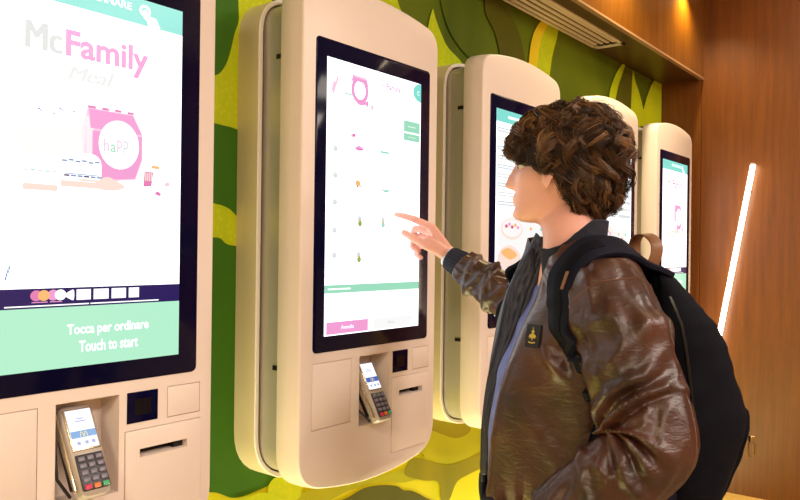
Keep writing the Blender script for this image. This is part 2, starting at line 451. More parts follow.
class Scr:
    def __init__(s): s.b = MB(); s.k = 0
    def y(s, lv): return -.0022-.00035*(lv+1)
    def poly(s, pts, c, lv=1): s.b.ngon([(x, s.y(lv), z-Z0) for x, z in pts], SK.index(c))
    def rect(s, xa, xb, za, zb, c, lv=1): s.poly([(xa, za), (xb, za), (xb, zb), (xa, zb)], c, lv)
    def rr(s, xa, xb, za, zb, c, lv=1, r=.004): s.poly(rrect(xa, xb, za, zb, r, 4), c, lv)
    def ell(s, cx, cz, rx, rz, c, lv=1, n=28): s.poly([(cx+rx*cos(2*pi*i/n), cz+rz*sin(2*pi*i/n)) for i in range(n)], c, lv)
    def ringe(s, cx, cz, rx, rz, w, c, lv=1, n=32):
        for i in range(n):
            a, d = 2*pi*i/n, 2*pi*(i+1)/n
            s.poly([(cx+rx*cos(a), cz+rz*sin(a)), (cx+rx*cos(d), cz+rz*sin(d)), (cx+(rx-w)*cos(d), cz+(rz-w)*sin(d)), (cx+(rx-w)*cos(a), cz+(rz-w)*sin(a))], c, lv)
    def smooth(s, pts, c, lv=1, n=6):
        s.poly([(p.x, p.y) for p in curve([V((x, z, 0)) for x, z in pts], len(pts)*n, True)], c, lv)
    def text(s, t, x, z, h, w, c, lv=2, bold=0, shear=0, skew=0):
        vs, fs = text_mesh(t, h, w, bold, shear)
        s.b.add([(x+vx, s.y(lv), z+vz+skew*vx-Z0) for vx, vz in vs], fs, SK.index(c))
    def done(s, parent=None): 
        o = s.b.build('display', [SCR[k] for k in SK], smooth=False, fix=False)
        return o
def base(s, c='white'): s.rect(-.1965, .1965, 1.281, 1.979, c, 0)

def start_screen():
    s = Scr(); base(s)
    s.rect(-.1965, .1965, 1.9295, 1.979, 'teal', 1)
    s.text('PER ORDINARE', -.062, 1.952, .0145, .143, 'text', 2, .02)
    # white hand emblem at the end of the header
    s.ell(.110, 1.958, .0125, .0115, 'text', 2); s.ell(.110, 1.958, .0075, .0065, 'teal', 3)
    s.smooth([(.106, 1.958), (.112, 1.960), (.121, 1.950), (.133, 1.948), (.140, 1.938), (.142, 1.9297), (.118, 1.9297), (.114, 1.938), (.107, 1.944), (.104, 1.952)], 'text', 4)
    # headline
    for dx in (0, .0025, .005): s.text('Mc', -.121+dx, 1.838, .048, .062, 'mc', 1, 0)
    s.text('Family', -.049, 1.824, .062, .168, 'pink', 2, .03)
    for dx in (0, .0018, .0036): s.text('Meal', -.046+dx, 1.797, .026, .09, 'faint', 3, .0, .35)
    # pink carton with a round white badge
    s.poly([(.022, 1.618), (.094, 1.628), (.109, 1.668), (.108, 1.716), (.088, 1.752), (-.006, 1.753), (-.017, 1.706), (-.012, 1.65)], 'palepink', 1)
    s.poly([(.000, 1.716), (.106, 1.716), (.086, 1.750), (-.004, 1.751)], 'pink', 2)
    s.poly([(.004, 1.640), (.022, 1.622), (.092, 1.630), (.106, 1.668), (.106, 1.712), (.004, 1.712)], 'pink', 2)
    s.rect(-.006, .010, 1.7525, 1.757, 'magenta', 3); s.rect(.022, .036, 1.7525, 1.757, 'magenta', 3); s.rect(.048, .062, 1.7525, 1.757, 'magenta', 3); s.rect(.074, .088, 1.752, 1.7565, 'magenta', 3)
    s.ell(.058, 1.691, .042, .046, 'text', 3)
    for ch, x, c in (('h', .026, 'palepink'), ('a', .040, 'green'), ('p', .053, 'palepink'), ('p', .066, 'grey')): s.text(ch, x, 1.676, .024 if ch != 'a' else .015, .011, c, 4, .01)
    s.rr(-.124, -.062, 1.640, 1.728, 'paper', 1, .012); s.rr(-.056, .006, 1.655, 1.738, 'paper', 1, .012)
    # round packs at the foot of the carton
    for cx, w, z, cc in ((-.019, .041, 1.606, 'text'), (-.092, .034, 1.596, 'text')):
        s.rr(cx-w, cx+w, z, z+.062, cc, 5, .02)
        s.rr(cx-w+.003, cx+w-.003, z-.001, z+.010, 'peach', 6, .004)
    for i in range(6):
        s.rect(-.054+i*.0125, -.045+i*.0125, 1.650+.002*(i % 2), 1.653+.002*(i % 2), 'blue', 7)
        s.rect(-.050+i*.0125, -.040+i*.0125, 1.624, 1.627, 'blue' if i % 3 else 'navy', 7)
    s.rect(-.05, .018, 1.628, 1.6295, 'blue', 7); s.rect(-.02, .014, 1.617, 1.621, 'peach', 7)
    for i in range(5): s.rect(-.122+i*.013, -.115+i*.013, 1.628, 1.6305, 'green' if i % 2 else 'grey', 7)
    for x, z in ((-.098, 1.735), (-.094, 1.733), (-.071, 1.731), (-.06, 1.741), (-.056, 1.739), (-.035, 1.740)): s.rect(x, x+.005, z, z+.0025, 'blue', 3)
    # fries box, apple pieces
    s.smooth([(.006, 1.612), (.03, 1.628), (.05, 1.624), (.07, 1.612), (.05, 1.604), (.02, 1.604)], 'peach', 6)
    s.poly([(.110, 1.616), (.128, 1.618), (.132, 1.646), (.112, 1.646)], 'magenta', 5)
    for i in range(4): s.rect(.1135+i*.0042, .1162+i*.0042, 1.628, 1.644, 'peach', 6)
    s.rect(.128, .145, 1.653, 1.659, 'orange', 5)
    s.smooth([(.136, 1.604), (.146, 1.600), (.150, 1.604), (.142, 1.609)], 'magenta', 5); s.smooth([(.158, 1.622), (.166, 1.62), (.170, 1.626), (.162, 1.629)], 'palepink', 5)
    for i in range(4): s.rect(-.150+.002*i, -.147+.002*i, 1.440+.006*i, 1.446+.006*i, 'blue', 2)
    # payment strip
    s.rect(-.1965, .1965, 1.390, 1.4245, 'navy', 1)
    s.ell(-.096, 1.412, .0105, .0095, 'magenta', 2); s.ell(-.083, 1.412, .0105, .0095, 'orange', 3)
    s.ell(-.066, 1.412, .0105, .0095, 'pink', 2); s.ell(-.053, 1.412, .0105, .0095, 'text', 3)
    s.rect(-.104, -.076, 1.3995, 1.4012, 'pink', 2); s.rect(-.072, -.050, 1.3995, 1.4012, 'pink', 2)
    s.smooth([(-.045, 1.411), (-.034, 1.419), (-.028, 1.419), (-.028, 1.403), (-.034, 1.403)], 'text', 2)
    for xa, xb in ((-.023, .0045), (.010, .040), (.046, .076), (.082, .104)): s.rect(xa, xb, 1.4015, 1.4205, 'text', 2)
    s.rect(-.150, .001, 1.3930, 1.3952, 'text', 2); s.rect(.004, .148, 1.3930, 1.3952, 'text', 2)
    # start button area
    s.rect(-.1965, .1965, 1.281, 1.390, 'mint', 1)
    s.text('Tocca per ordinare', -.040, 1.334, .024, .166, 'text', 2, .022)
    s.text('Touch to start', -.017, 1.306, .021, .120, 'text', 2, .022)
    return s.done()

def menu_screen():
    s = Scr(); base(s)
    random.seed(4)
    # promotion at the top
    s.ringe(-.072, 1.915, .034, .036, .012, 'pink', 1); s.poly([(-.108, 1.93), (-.10, 1.952), (-.046, 1.948), (-.036, 1.925), (-.046, 1.935), (-.098, 1.938)], 'pink', 2); s.rect(-.098, -.048, 1.945, 1.951, 'palepink', 2)
    s.smooth([(-.180, 1.90), (-.172, 1.925), (-.166, 1.92), (-.162, 1.935), (-.155, 1.93), (-.165, 1.905), (-.172, 1.89)], 'palepink', 1)
    s.smooth([(-.085, 1.882), (-.07, 1.892), (-.05, 1.888), (-.04, 1.893), (-.038, 1.875), (-.05, 1.88), (-.07, 1.876)], 'pink', 2)
    s.ell(-.022, 1.878, .006, .007, 'palepink', 2)
    s.rect(-.13, -.10, 1.896, 1.900, 'green', 1); s.rect(-.125, -.095, 1.886, 1.8895, 'grey', 1)
    s.text('Mc', .018, 1.938, .016, .022, 'faint', 1, .02); s.text('Family', .038, 1.932, .022, .064, 'pink', 1, .03)
    for x, z, w in ((.055, 1.915, .04), (.03, 1.897, .1), (.03, 1.888, .09), (.05, 1.872, .07)): s.rect(x, x+w, z, z+.003, 'faint', 1)
    s.poly([(.1965, 1.979), (.1965, 1.925)]+[(.1965-.038*sin(a), 1.952+.027*cos(a)) for a in [pi-.001-i*(pi-.002)/12 for i in range(13)]], 'teal', 1)
    s.text('C', .178, 1.945, .012, .010, 'text', 2, .01)
    for za, zb in ((1.8335, 1.865), (1.809, 1.8295)):
        s.rect(.117, .1925, za, zb, 'green', 1); s.rect(.136, .172, za+(zb-za)*.46, za+(zb-za)*.54, 'paper', 2)
    # category column and product grid
    for z in (1.753, 1.686, 1.618, 1.547, 1.484):
        s.ell(-.163, z, .009, .008, 'faint', 1); s.rect(-.170, -.156, z-.004, z-.001, 'grey', 2); s.rect(-.174, -.152, z-.016, z-.0135, 'faint', 1)
    s.ell(-.093, 1.795, .006, .005, 'magenta', 1); s.ell(-.101, 1.793, .004, .004, 'pink', 1); s.rect(-.089, -.083, 1.799, 1.802, 'pink', 1)
    prods = [(-.072, 1.762, 'a'), (.033, 1.765, 'b'), (-.072, 1.668, 'c'), (.035, 1.664, 'd'), (-.067, 1.572, 'e'), (.029, 1.572, 'f'), (-.069, 1.478, 'e')]
    for x, z, k in prods:
        s.rect(x-.034, x+.034, z-.038, z-.0355, 'faint', 1); s.rect(x-.024, x+.024, z-.046, z-.044, 'faint', 1)
        if k == 'a': s.smooth([(x-.018, z), (x, z+.008), (x+.018, z), (x, z-.005)], 'pink', 1); s.rect(x-.012, x+.016, z-.003, z, 'magenta', 2)
        elif k == 'b': s.ringe(x, z, .019, .017, .002, 'grey', 1); s.rect(x-.018, x+.018, z-.004, z+.002, 'green', 2)
        elif k == 'c': s.ell(x-.004, z+.004, .010, .008, 'orange', 1); s.ell(x+.006, z-.003, .007, .004, 'peach', 1); s.ell(x-.006, z-.005, .004, .003, 'leafg', 2)
        elif k == 'd': s.smooth([(x-.018, z+.006), (x-.004, z-.002), (x+.016, z), (x+.018, z-.006), (x-.002, z-.008), (x-.014, z)], 'green', 1)
        else:
            s.ell(x, z+.006, .008, .009, 'grey', 1); s.ell(x+.001, z-.005, .008, .008, 'leafg' if k == 'e' else 'green', 2); s.ell(x-.003, z+.002, .003, .003, 'orange', 3)
    # order bar and buttons
    s.rect(-.1965, .1965, 1.3875, 1.4085, 'green', 1); s.rect(-.185, -.10, 1.396, 1.400, 'text', 2)
    s.text('Il mio ordine', -.054, 1.346, .012, .1, 'tealtext', 1, .01)
    s.rect(-.189, -.028, 1.284, 1.315, 'pink', 1); s.text('Annulla', -.135, 1.295, .010, .05, 'text', 2, .01)
    s.rect(-.008, .161, 1.284, 1.314, 'paper', 1); s.text('Fine', .055, 1.295, .010, .03, 'grey', 2, .01)
    s.rect(.160, .164, 1.303, 1.311, 'grey', 2)
    return s.done()

def list_screen():
    s = Scr(); base(s)
    s.rect(-.1965, .1965, 1.936, 1.979, 'teal', 1); s.rect(-.12, .10, 1.953, 1.962, 'text', 2)
    for i in range(9):
        z = 1.912-i*.031
        s.rect(-.188, .188, z-.010, z+.006, 'faint' if i % 2 else 'grey', 1); s.rect(-.18, .05, z-.004, z, 'text', 2)
    s.smooth([(-.17, 1.60), (-.05, 1.625), (.08, 1.61), (.16, 1.57), (.14, 1.48), (.02, 1.45), (-.11, 1.46), (-.18, 1.52)], 'paper', 1)
    s.ell(-.085, 1.575, .075, .036, 'peach', 2); s.ell(-.085, 1.578, .066, .030, 'paper', 3)
    for x, z, c in ((-.125, 1.585, 'red'), (-.105, 1.592, 'pink'), (-.085, 1.583, 'red'), (-.064, 1.590, 'orange'), (-.045, 1.582, 'pink'), (.05, 1.58, 'orange'), (.09, 1.56, 'red'), (.12, 1.53, 'blue'), (.07, 1.53, 'green'), (.13, 1.58, 'teal')): s.ell(x, z, .010, .006, c, 4)
    s.smooth([(-.17, 1.50), (-.10, 1.52), (-.03, 1.49), (-.03, 1.44), (-.08, 1.41), (-.15, 1.42), (-.185, 1.46)], 'peach', 5)
    s.smooth([(-.16, 1.495), (-.11, 1.51), (-.05, 1.487), (-.10, 1.47)], 'orange', 6)
    for i in range(5): s.poly([(-.16+i*.06, 1.43), (-.157+i*.06, 1.43), (-.142+i*.06, 1.39), (-.145+i*.06, 1.39)], 'grey', 7)
    s.rect(-.1965, .1965, 1.281, 1.35, 'mint', 1); s.rect(-.06, .08, 1.31, 1.322, 'text', 2)
    return s.done()

DISP = {'start': start_screen(), 'menu': menu_screen(), 'list': list_screen()}

def dup(o, parent):
    c = o.copy(); COL.objects.link(c); c.parent = parent; return c
KL = [('white order kiosk cut off by the left edge, its screen saying touch to start', 'start'),
      ('white order kiosk whose menu screen the man in the leather jacket is touching', 'menu'),
      ('white order kiosk directly behind the face of the man, listing teal lines', 'list'),
      ('white order kiosk mostly hidden behind the curly hair of the man', 'list'),
      ('white order kiosk farthest along the green wall, beside the wood end wall', 'start')]
first = {}
used = set()
for i, (lab, scr) in enumerate(KL):
    root = thing('order_kiosk', lab, 'kiosk', (KX+(i-1)*KP, KY, Z0), 0, 'order kiosks along the green wall')
    for p in PARTS:
        if i == 0: p.parent = root; c = p
        else: c = dup(p, root)
        for g in ((slot,) if p is prn else (scan2,) if p is scan else ()):
            if i == 0: g.parent = c
            else: dup(g, c)
        if p is bezel:
            d = DISP[scr]
            if scr not in used: d.parent = c; used.add(scr)
            else: dup(d, c)

# ---- card terminals standing in the recesses
M_tgrey = mat('terminal_grey', (176, 166, 158), .35)
M_tchrome = mat('terminal_silver', (206, 190, 160), .22, metal=.8)
M_tpad = mat('terminal_keypad', (52, 50, 62), .4)
M_key = mat('terminal_key', (120, 118, 136), .35); M_kr = mat('key_red', (206, 40, 84), .4); M_ky = mat('key_yellow', (222, 120, 60), .4); M_kg = mat('key_green', (70, 170, 120), .4)
M_tscr = emis('terminal_screen', (236, 240, 255), 1.25); M_tband = emis('terminal_band', (116, 168, 222), 1.0); M_tmark = emis('terminal_mark', (250, 226, 150), 1.0); M_tdot = emis('terminal_icons', (160, 170, 226), 1.0)
def make_terminal(label, loc, tilt, band):
    t = thing('card_terminal', label, 'card reader', loc, 0, 'card terminals in the kiosk recesses')
    R = Matrix.Rotation(tilt, 4, 'X') @ Matrix.Diagonal((1.08, 1, 1, 1))
    # local: x across, z along its length (0..0.168), y toward the wall positive, face at y<0
    b = MB()
    sec = [(0, .021, .008), (.004, .0255, .004), (.03, .0275, 0), (.06, .0285, 0), (.075, .0295, 0), (.12, .0305, 0), (.155, .030, .001), (.165, .0265, .006), (.168, .022, .011)]
    rings = []
    for z, hw, fy in sec:
        rr_ = rrect(-hw, hw, -.016+fy*.6, .018-fy*.3, .007, 4)
        rings.append([R @ V((x, y, z)) for x, y in rr_])
    b.loft(rings, True, True, True); body = b.build('body', M_tgrey, t)
    b = MB()
    for sx in (-1, 1):
        b.tube([R @ V((sx*.0300, -.002, z)) for z in (.014, .05, .1, .155)], .0026, 8, round_ends=True)
    b.build('side_trim', M_tchrome, t)
    b = MB(); b.rbox((-.0255, -.0172, .080), (.0255, -.012, .160), .002, M=R); fr = b.build('screen_frame', M_tchrome, t)
    b = MB(); b.rbox((-.0225, -.0179, .084), (.0225, -.0165, .157), .0005, M=R)
    y = -.0182
    def q(x0, x1, z0, z1, mi): b.ngon([R @ V(p) for p in ((x0, y, z0), (x1, y, z0), (x1, y, z1), (x0, y, z1))], mi)
    q(-.0225, .0225, .104, .117, 1)
    for x in (-.012, .002, .014): q(x-.003, x+.003, .091, .097, 3)
    q(-.010, .010, .134, .136, 3) ; q(-.006, .006, .139, .141, 3)
    for xo in (-.0035, .0035):
        arc = [(xo+.0033*cos(a), .1055+.0095*sin(a)) for a in [pi*i/10 for i in range(11)]]
        inn = [(xo+.0019*cos(a), .1055+.0078*sin(a)) for a in [pi*i/10 for i in range(11)]]
        for k in range(10): b.ngon([R @ V((p[0], y-.0002, p[1])) for p in (arc[k], arc[k+1], inn[k+1], inn[k])], 2)
    b.build('screen', [M_tscr, band, M_tmark, M_tdot], t, smooth=False)
    b = MB(); b.rbox((-.0245, -.0180, .008), (.0245, -.012, .074), .003, M=R); pad = b.build('keypad', M_tpad, t)
    for r_ in range(5):
        for c_ in range(3):
            x = -.0155+c_*.0155; z = .065-r_*.0128
            b = MB(); b.rbox((x-.0058, -.0206, z-.0043), (x+.0058, -.0176, z+.0043), .0014, M=R, seg=2)
            m = M_key
            if r_ == 4: m = (M_kr, M_ky, M_kg)[c_]
            k = b.build('key', m, pad)
            if r_ == 4: k['label'] = ('red key', 'orange key', 'green key')[c_]
    b = MB(); b.rbox((-.026, .012, .02), (.026, .03, .12), .005, M=R); b.build('cradle', M_black, t)
    b = MB(); b.tube([R @ V((-.035, .012, .01)), R @ V((-.040, .03, .05)), R @ V((-.036, .02, .10)), R @ V((-.034, .005, .145))], .003, 8, round_ends=True); b.build('cable', M_black, t)
    return t
make_terminal('silver card terminal leaning in the recess of the kiosk cut off by the left edge', (KX-KP-.008, KY-.046, 1.053), radians(-30), M_tband)
make_terminal('silver card terminal leaning in the recess of the kiosk the man is touching', (KX-.012, KY-.046, 1.047), radians(-30), emis('terminal_band_deep', (64, 104, 190), 1.0))

# ------------------------------------------------------------------ slanted light tube
p0, p1 = V((4.415, 1.009, 1.988)), V((4.415, 1.219, .78))
t = thing('led_light_tube', 'glowing white light tube slanting across the wood end wall', 'light', tuple(p1))
M_led = emis('led_warm_white', (255, 236, 206), 9)
b = MB(); b.tube([V((0, 0, 0)), p0-p1], .0135, 14); b.build('glowing_tube', M_led, t)
d = (p0-p1).normalized()
M_cap = mat('led_cap', (210, 200, 190), .3, metal=.6)
b = MB(); b.tube([-d*.03, d*.001], .016, 14); b.build('end_cap', M_cap, t)
b = MB(); b.tube([p0-p1-d*.001, p0-p1+d*.008], .0145, 14); b.build('end_cap', M_cap, t)
for k in (.12, .88):
    c = (p0-p1)*k; b = MB(); b.tube([c, c+V((.042, 0, 0))], .006, 8); b.build('wall_clip', M_cap, t)
# ------------------------------------------------------------------ the man
PX, PY = 1.4595, .697
PRZ = pi/4
person = thing('person', 'curly haired man in brown leather jacket pointing at the kiosk screen', 'person', (PX, PY, 0), PRZ)
PM = Matrix.Translation((PX, PY, 0)) @ Matrix.Rotation(PRZ, 4, 'Z')
PI_ = PM.inverted()
def Lc(px, py, d): return PI_ @ W(px, py, d)
def Lx(px, py, x):
    """point of the body's own sagittal plane x = const seen at a pixel"""
    o = PI_ @ CAM; q = PI_.to_3x3() @ ray(px, py); return o+q*((x-o.x)/q.x)
# local axes: x = his right, y = forward, z = up; the camera is on his left

M_skin = mat('skin', (234, 174, 160), .48, var=.10, vscale=14, bump=.12, bscale=260, bdist=.0006)
nt = M_skin.node_tree; bs = nt.nodes['Principled BSDF']; bs.inputs['Subsurface Weight'].default_value = .12; bs.inputs['Subsurface Radius'].default_value = (.01, .004, .002); bs.inputs['Subsurface Scale'].default_value = .5

# head frame
HA = radians(20)
hg_c = (-cos(HA), sin(HA))                      # facing in (camera right, camera forward)
R3 = PI_.to_3x3()
def camdir(r, f): return (R3 @ (CR*r+CF*f)).normalized()
hF = camdir(*hg_c); hF.z = -.03; hF.normalize()
hU = V((0, 0, 1)); hU = (hU-hF*hU.dot(hF)).normalized()
hR = hF.cross(hU).normalized()                  # his right
HO = Lc(560, 165, 1.635)                        # between the ears at eye height
def H(r, f, u): return HO+hR*r+hF*f+hU*u

body = MB()
# --- head: stacked cross sections (u, front, back, half width, fullness of the front)
HS = [(-.124, .066, .030, .016), (-.121, .086, .012, .028), (-.114, .098, -.002, .037), (-.104, .1025, -.016, .044), (-.092, .1015, -.035, .050), (-.080, .0995, -.062, .0545),
      (-.066, .1005, -.080, .0585), (-.052, .0955, -.088, .0625), (-.036, .0955, -.093, .0665), (-.018, .0945, -.096, .0690), (0, .0925, -.098, .0705), (.014, .0985, -.100, .0720), (.03, .1005, -.102, .0735),
      (.055, .097, -.103, .075), (.078, .084, -.096, .071), (.094, .063, -.082, .060), (.107, .034, -.054, .040), (.112, .008, -.025, .018)]
def head_rings(n=96):
    rings = []
    us = [HS[0][0]+(HS[-1][0]-HS[0][0])*i/70 for i in range(71)]
    tab = lambda k: [(h[0], h[k]) for h in HS]
    for u in us:
        f, bk, w = interp(tab(1), u), interp(tab(2), u), interp(tab(3), u)
        cy = (f+bk)/2; hy = (f-bk)/2; r = []
        for j in range(n):
            a = 2*pi*j/n
            s_, c_ = sin(a), cos(a)
            # front is narrower (jaw, mouth), back is round
            px_ = w*math.copysign(abs(c_)**.92, c_); py_ = cy+hy*math.copysign(abs(s_)**.92, s_)
            if s_ > 0:
                px_ *= 1-.10*s_*sstep(-.02, -.10, u)
            x, y = px_, py_
            if s_ > 0:
                g = lambda du, su, sx: math.exp(-((u-du)/su)**2-(x/sx)**2)
                # nose
                prof = 0
                if -.066 < u < .012:
                    t = (u-.012)/(-.040-.012)
                    prof = .024*sin(min(1, max(0, t))**.95*pi/2) if u > -.040 else .024*(1-sstep(-.040, -.056, u))
                wn = .0085+.0085*sstep(0, -.042, u)
                y += prof*math.exp(-(x/wn)**2)
                y += .005*g(-.043, .008, .017)
                # eye sockets, brows, lips, chin, cheek
                for sx in (-1, 1):
                    y -= .011*math.exp(-((u+.001)/.012)**2-((x-sx*.032)/.017)**2)
                    y += .003*math.exp(-((u-.018)/.008)**2-((x-sx*.030)/.022)**2)
                    y += .003*math.exp(-((u+.03)/.02)**2-((x-sx*.045)/.018)**2)
                y += .0055*g(-.068, .0055, .022)+.006*g(-.079, .0055, .020)-.0035*g(-.0735, .0022, .024)-.003*g(-.089, .006, .02)
                y += .004*g(-.106, .010, .018)
            r.append(H(x, y, u))
        rings.append(r)
    return rings
body.loft(head_rings(), True, True, True)
# ears
for sx in (-1, 1):
    rings = []
    for i in range(13):
        t = i/12; u = .014-.073*t
        hw = .0175*max(.02, sin(pi*(.06+.88*t)))**.62*(1-.28*t)
        cf = .019-.006*sin(pi*t)
        rg = []
        for j in range(18):
            a = 2*pi*j/18
            f = cf+hw*cos(a)
            out = .0745+.006+.012*(.5-cos(a)*.5)*.9+.0045*sin(a)-(.004*math.exp(-((cos(a)-.1)/.4)**2) if sin(a) > 0 else 0)
            rg.append(H(sx*out*(1 if t < .8 else 1-.04*(t-.8)*5), f, u))
        rings.append(rg)
    body.loft(rings, True, True, True)
    body.tube([H(sx*.064, .014, -.005), H(sx*.079, .014, -.010), ], [.012, .009], 12, round_ends=True)
    body.tube([H(sx*.060, .016, -.034), H(sx*.075, .018, -.038)], [.011, .008], 12, round_ends=True)
# --- neck
nb = V((0, -.015, 1.50))
n0 = H(0, -.028, -.045); n1 = H(0, -.022, -.10)
pts = curve([H(0, -.02, -.02), n0, n1, nb*.55+n1*.45+V((0, .004, 0)), nb, V((0, -.02, 1.42))], 24)
body.tube(pts, [interp([(0, .044), (.3, .050), (.6, .0560), (.8, .063), (1, .078)], i/23) for i in range(24)], 40, ref=(1, 0, 0))
body.tube([H(-.004, .066, -.104), H(-.004, .022, -.112), nb+V((-.004, .026, .012))], [.014, .028, .034], 20, round_ends=True)
# --- torso, pelvis, legs (under the clothes)
def ell_ring(c, hx, hy, n=40, pw=1.0):
    return [V((c[0]+hx*math.copysign(abs(cos(2*pi*j/n))**pw, cos(2*pi*j/n)), c[1]+hy*math.copysign(abs(sin(2*pi*j/n))**pw, sin(2*pi*j/n)), c[2])) for j in range(n)]
TS = [(1.49, -.025, .06, .045), (1.455, -.040, .11, .060), (1.41, -.040, .138, .078), (1.34, -.020, .132, .092), (1.24, .005, .122, .100), (1.12, .015, .116, .10), (1.02, .005, .124, .105), (.92, -.005, .165, .11), (.86, -.005, .15, .10)]
body.loft([ell_ring((0, c, z), hx, hy) for z, c, hx, hy in TS], True, True, True)
for sx in (-1, 1):
    hip = V((sx*.088, -.005, .93)); knee = V((sx*.105, .02, .50)); ank = V((sx*.115, -.02, .09))
    pts = curve([hip, hip*.5+knee*.5+V((0, .01, 0)), knee, knee*.5+ank*.5+V((0, -.02, 0)), ank], 24)
    body.tube(pts, [interp([(0, .085), (.3, .076), (.5, .056), (.7, .055), (1, .037)], i/23) for i in range(24)], 28)
    body.tube([ank+V((0, -.03, -.045)), ank+V((0, .05, -.052)), ank+V((sx*.012, .15, -.066))], [.032, .034, .022], 20, round_ends=True)
# --- arms
LSH, LEL, LWR = V((-.168, -.024, 1.395)), V((-.285, -.062, 1.152)), V((-.225, .115, 1.010))
RSH, REL = V((.168, -.016, 1.395)), Lc(534, 321, 1.90)
RWR = Lc(449.5, 256, 2.035)
def limb(a, e, w, r0, r1, r2, r3, r4):
    pts = curve([a, a*.5+e*.5, e, e*.55+w*.45, w], 26)
    body.tube(pts, [interp([(0, r0), (.25, r1), (.5, r2), (.65, r3), (1, r4)], i/25) for i in range(26)], 24, round_ends=True)
limb(LSH, LEL, LWR, .058, .050, .042, .043, .028)
limb(RSH, REL, RWR, .058, .050, .042, .043, .0265)
# --- right hand, index finger on the glass
tip = PI_ @ (CAM+ray(396, 214.2)*((1.2915)/ray(396, 214.2).y))
def finger(pts, radii):
    pts = [V(p) for p in pts]
    path = []; rr = []
    for i in range(len(pts)-1):
        k = 6
        for j in range(k):
            t = j/k; path.append(pts[i].lerp(pts[i+1], t))
            bulge = 1+.07*math.exp(-(t/.22)**2) if i > 0 else 1
            rr.append((radii[i]+(radii[i+1]-radii[i])*t)*bulge)
    path.append(pts[-1]); rr.append(radii[-1])
    # soften the corners of the path
    for _ in range(2):
        path = [path[0]]+[(path[i-1]+path[i]*2+path[i+1])/4 for i in range(1, len(path)-1)]+[path[-1]]
    body.tube(path, rr, 18, round_ends=True)
FI = [Lc(432, 227.5, 2.045), Lc(414.5, 219.2, 2.060), Lc(404.5, 216.2, 2.072), tip]
FM = [Lc(430.5, 232, 2.064), Lc(414.5, 228.2, 2.098), Lc(413, 236.5, 2.120), Lc(420, 240.5, 2.112)]
FR = [Lc(431, 238, 2.084), Lc(414, 237, 2.120), Lc(412.2, 246.5, 2.134), Lc(418.5, 251.5, 2.122)]
FP = [Lc(433.5, 244.5, 2.098), Lc(419, 246, 2.132), Lc(416, 254, 2.140), Lc(421, 258, 2.126)]
finger(FI, [.0112, .0095, .0086, .0068])
finger(FM, [.0112, .0096, .0088, .0075]); finger(FR, [.0108, .0092, .0085, .0072]); finger(FP, [.0098, .0083, .0076, .0066])
T0, T1, T2, T3 = Lc(441.5, 251.5, 2.018), Lc(426.5, 246, 2.014), Lc(412.8, 237.8, 2.026), Lc(404, 232.6, 2.040)
finger([T0, T1, T2, T3], [.0150, .0115, .0102, .0088])
for F_, r_, off in ((FI, .0135, 0), (FM, .0140, .004), (FR, .0135, .006), (FP, .0125, .010)):
    body.tube([RWR.lerp(F_[0], .05), RWR.lerp(F_[0], .5), F_[0]], [.0195, .0165, r_*.9], 18, round_ends=True)
body.tube([RWR.lerp(T0, .3), T0, T1.lerp(FI[0], .35)], [.018, .0185, .012], 18, round_ends=True)
# --- left hand resting at the front pocket, fingers curled
d0 = (LWR-LEL).normalized(); dn = V((0, .55, -.83)).normalized(); side = V((.25, .1, 0))
pal = LWR+d0*.035+dn*.045
for i, (o, ln) in enumerate(((-.026, .9), (-.009, 1), (.009, .95), (.026, .78))):
    sd = V((.35, .75, .45)).normalized()*(-o)
    k0 = pal+sd+dn*.01; k1 = k0+(dn+V((.25, 0, -.1))).normalized()*.042*ln; k2 = k1+V((.45, -.15, -.85)).normalized()*.026*ln; k3 = k2+V((.6, -.5, -.6)).normalized()*.02*ln
    finger([k0, k1, k2, k3], [.0108, .0093, .0085, .007])
    body.tube([LWR, LWR.lerp(k0, .5), k0], [.019, .017, .0125], 16, round_ends=True)
finger([LWR+d0*.02+V((.01, .02, 0)), pal+V((.03, .03, .015)), pal+V((.045, .035, -.015)), pal+V((.05, .03, -.04))], [.0155, .012, .0105, .008])

bo = body.build('body', M_skin, None, fix=False)
def remesh(o, vox, smooth_it, parent, fac=.5):
    md = o.modifiers.new('r', 'REMESH'); md.mode = 'VOXEL'; md.voxel_size = vox; md.use_smooth_shade = True
    if smooth_it:
        ms = o.modifiers.new('s', 'SMOOTH'); ms.iterations = smooth_it; ms.factor = fac
    dg = bpy.context.evaluated_depsgraph_get()
    me = bpy.data.meshes.new_from_object(o.evaluated_get(dg)); o.modifiers.clear(); old = o.data; o.data = me; bpy.data.meshes.remove(old)
    me.polygons.foreach_set('use_smooth', [True]*len(me.polygons))
    o.parent = parent
remesh(bo, .0032, 3, person, .4)
vg = bo.vertex_groups.new(name='throat')
for v in bo.data.vertices:
    q = v.co-HO; u_, f_, r_ = q.dot(hU), q.dot(hF), q.dot(hR)
    w = sstep(-.035, -.065, u_)*sstep(-.20, -.15, u_)*(1-sstep(.035, .065, f_)) if u_ < -.03 else 0
    if w > .01: vg.add([v.index], w, 'REPLACE')
ms = bo.modifiers.new('s', 'SMOOTH'); ms.iterations = 40; ms.factor = .5; ms.vertex_group = 'throat'
_me = bpy.data.meshes.new_from_object(bo.evaluated_get(bpy.context.evaluated_depsgraph_get())); bo.modifiers.clear(); bo.data = _me; bo.vertex_groups.clear()

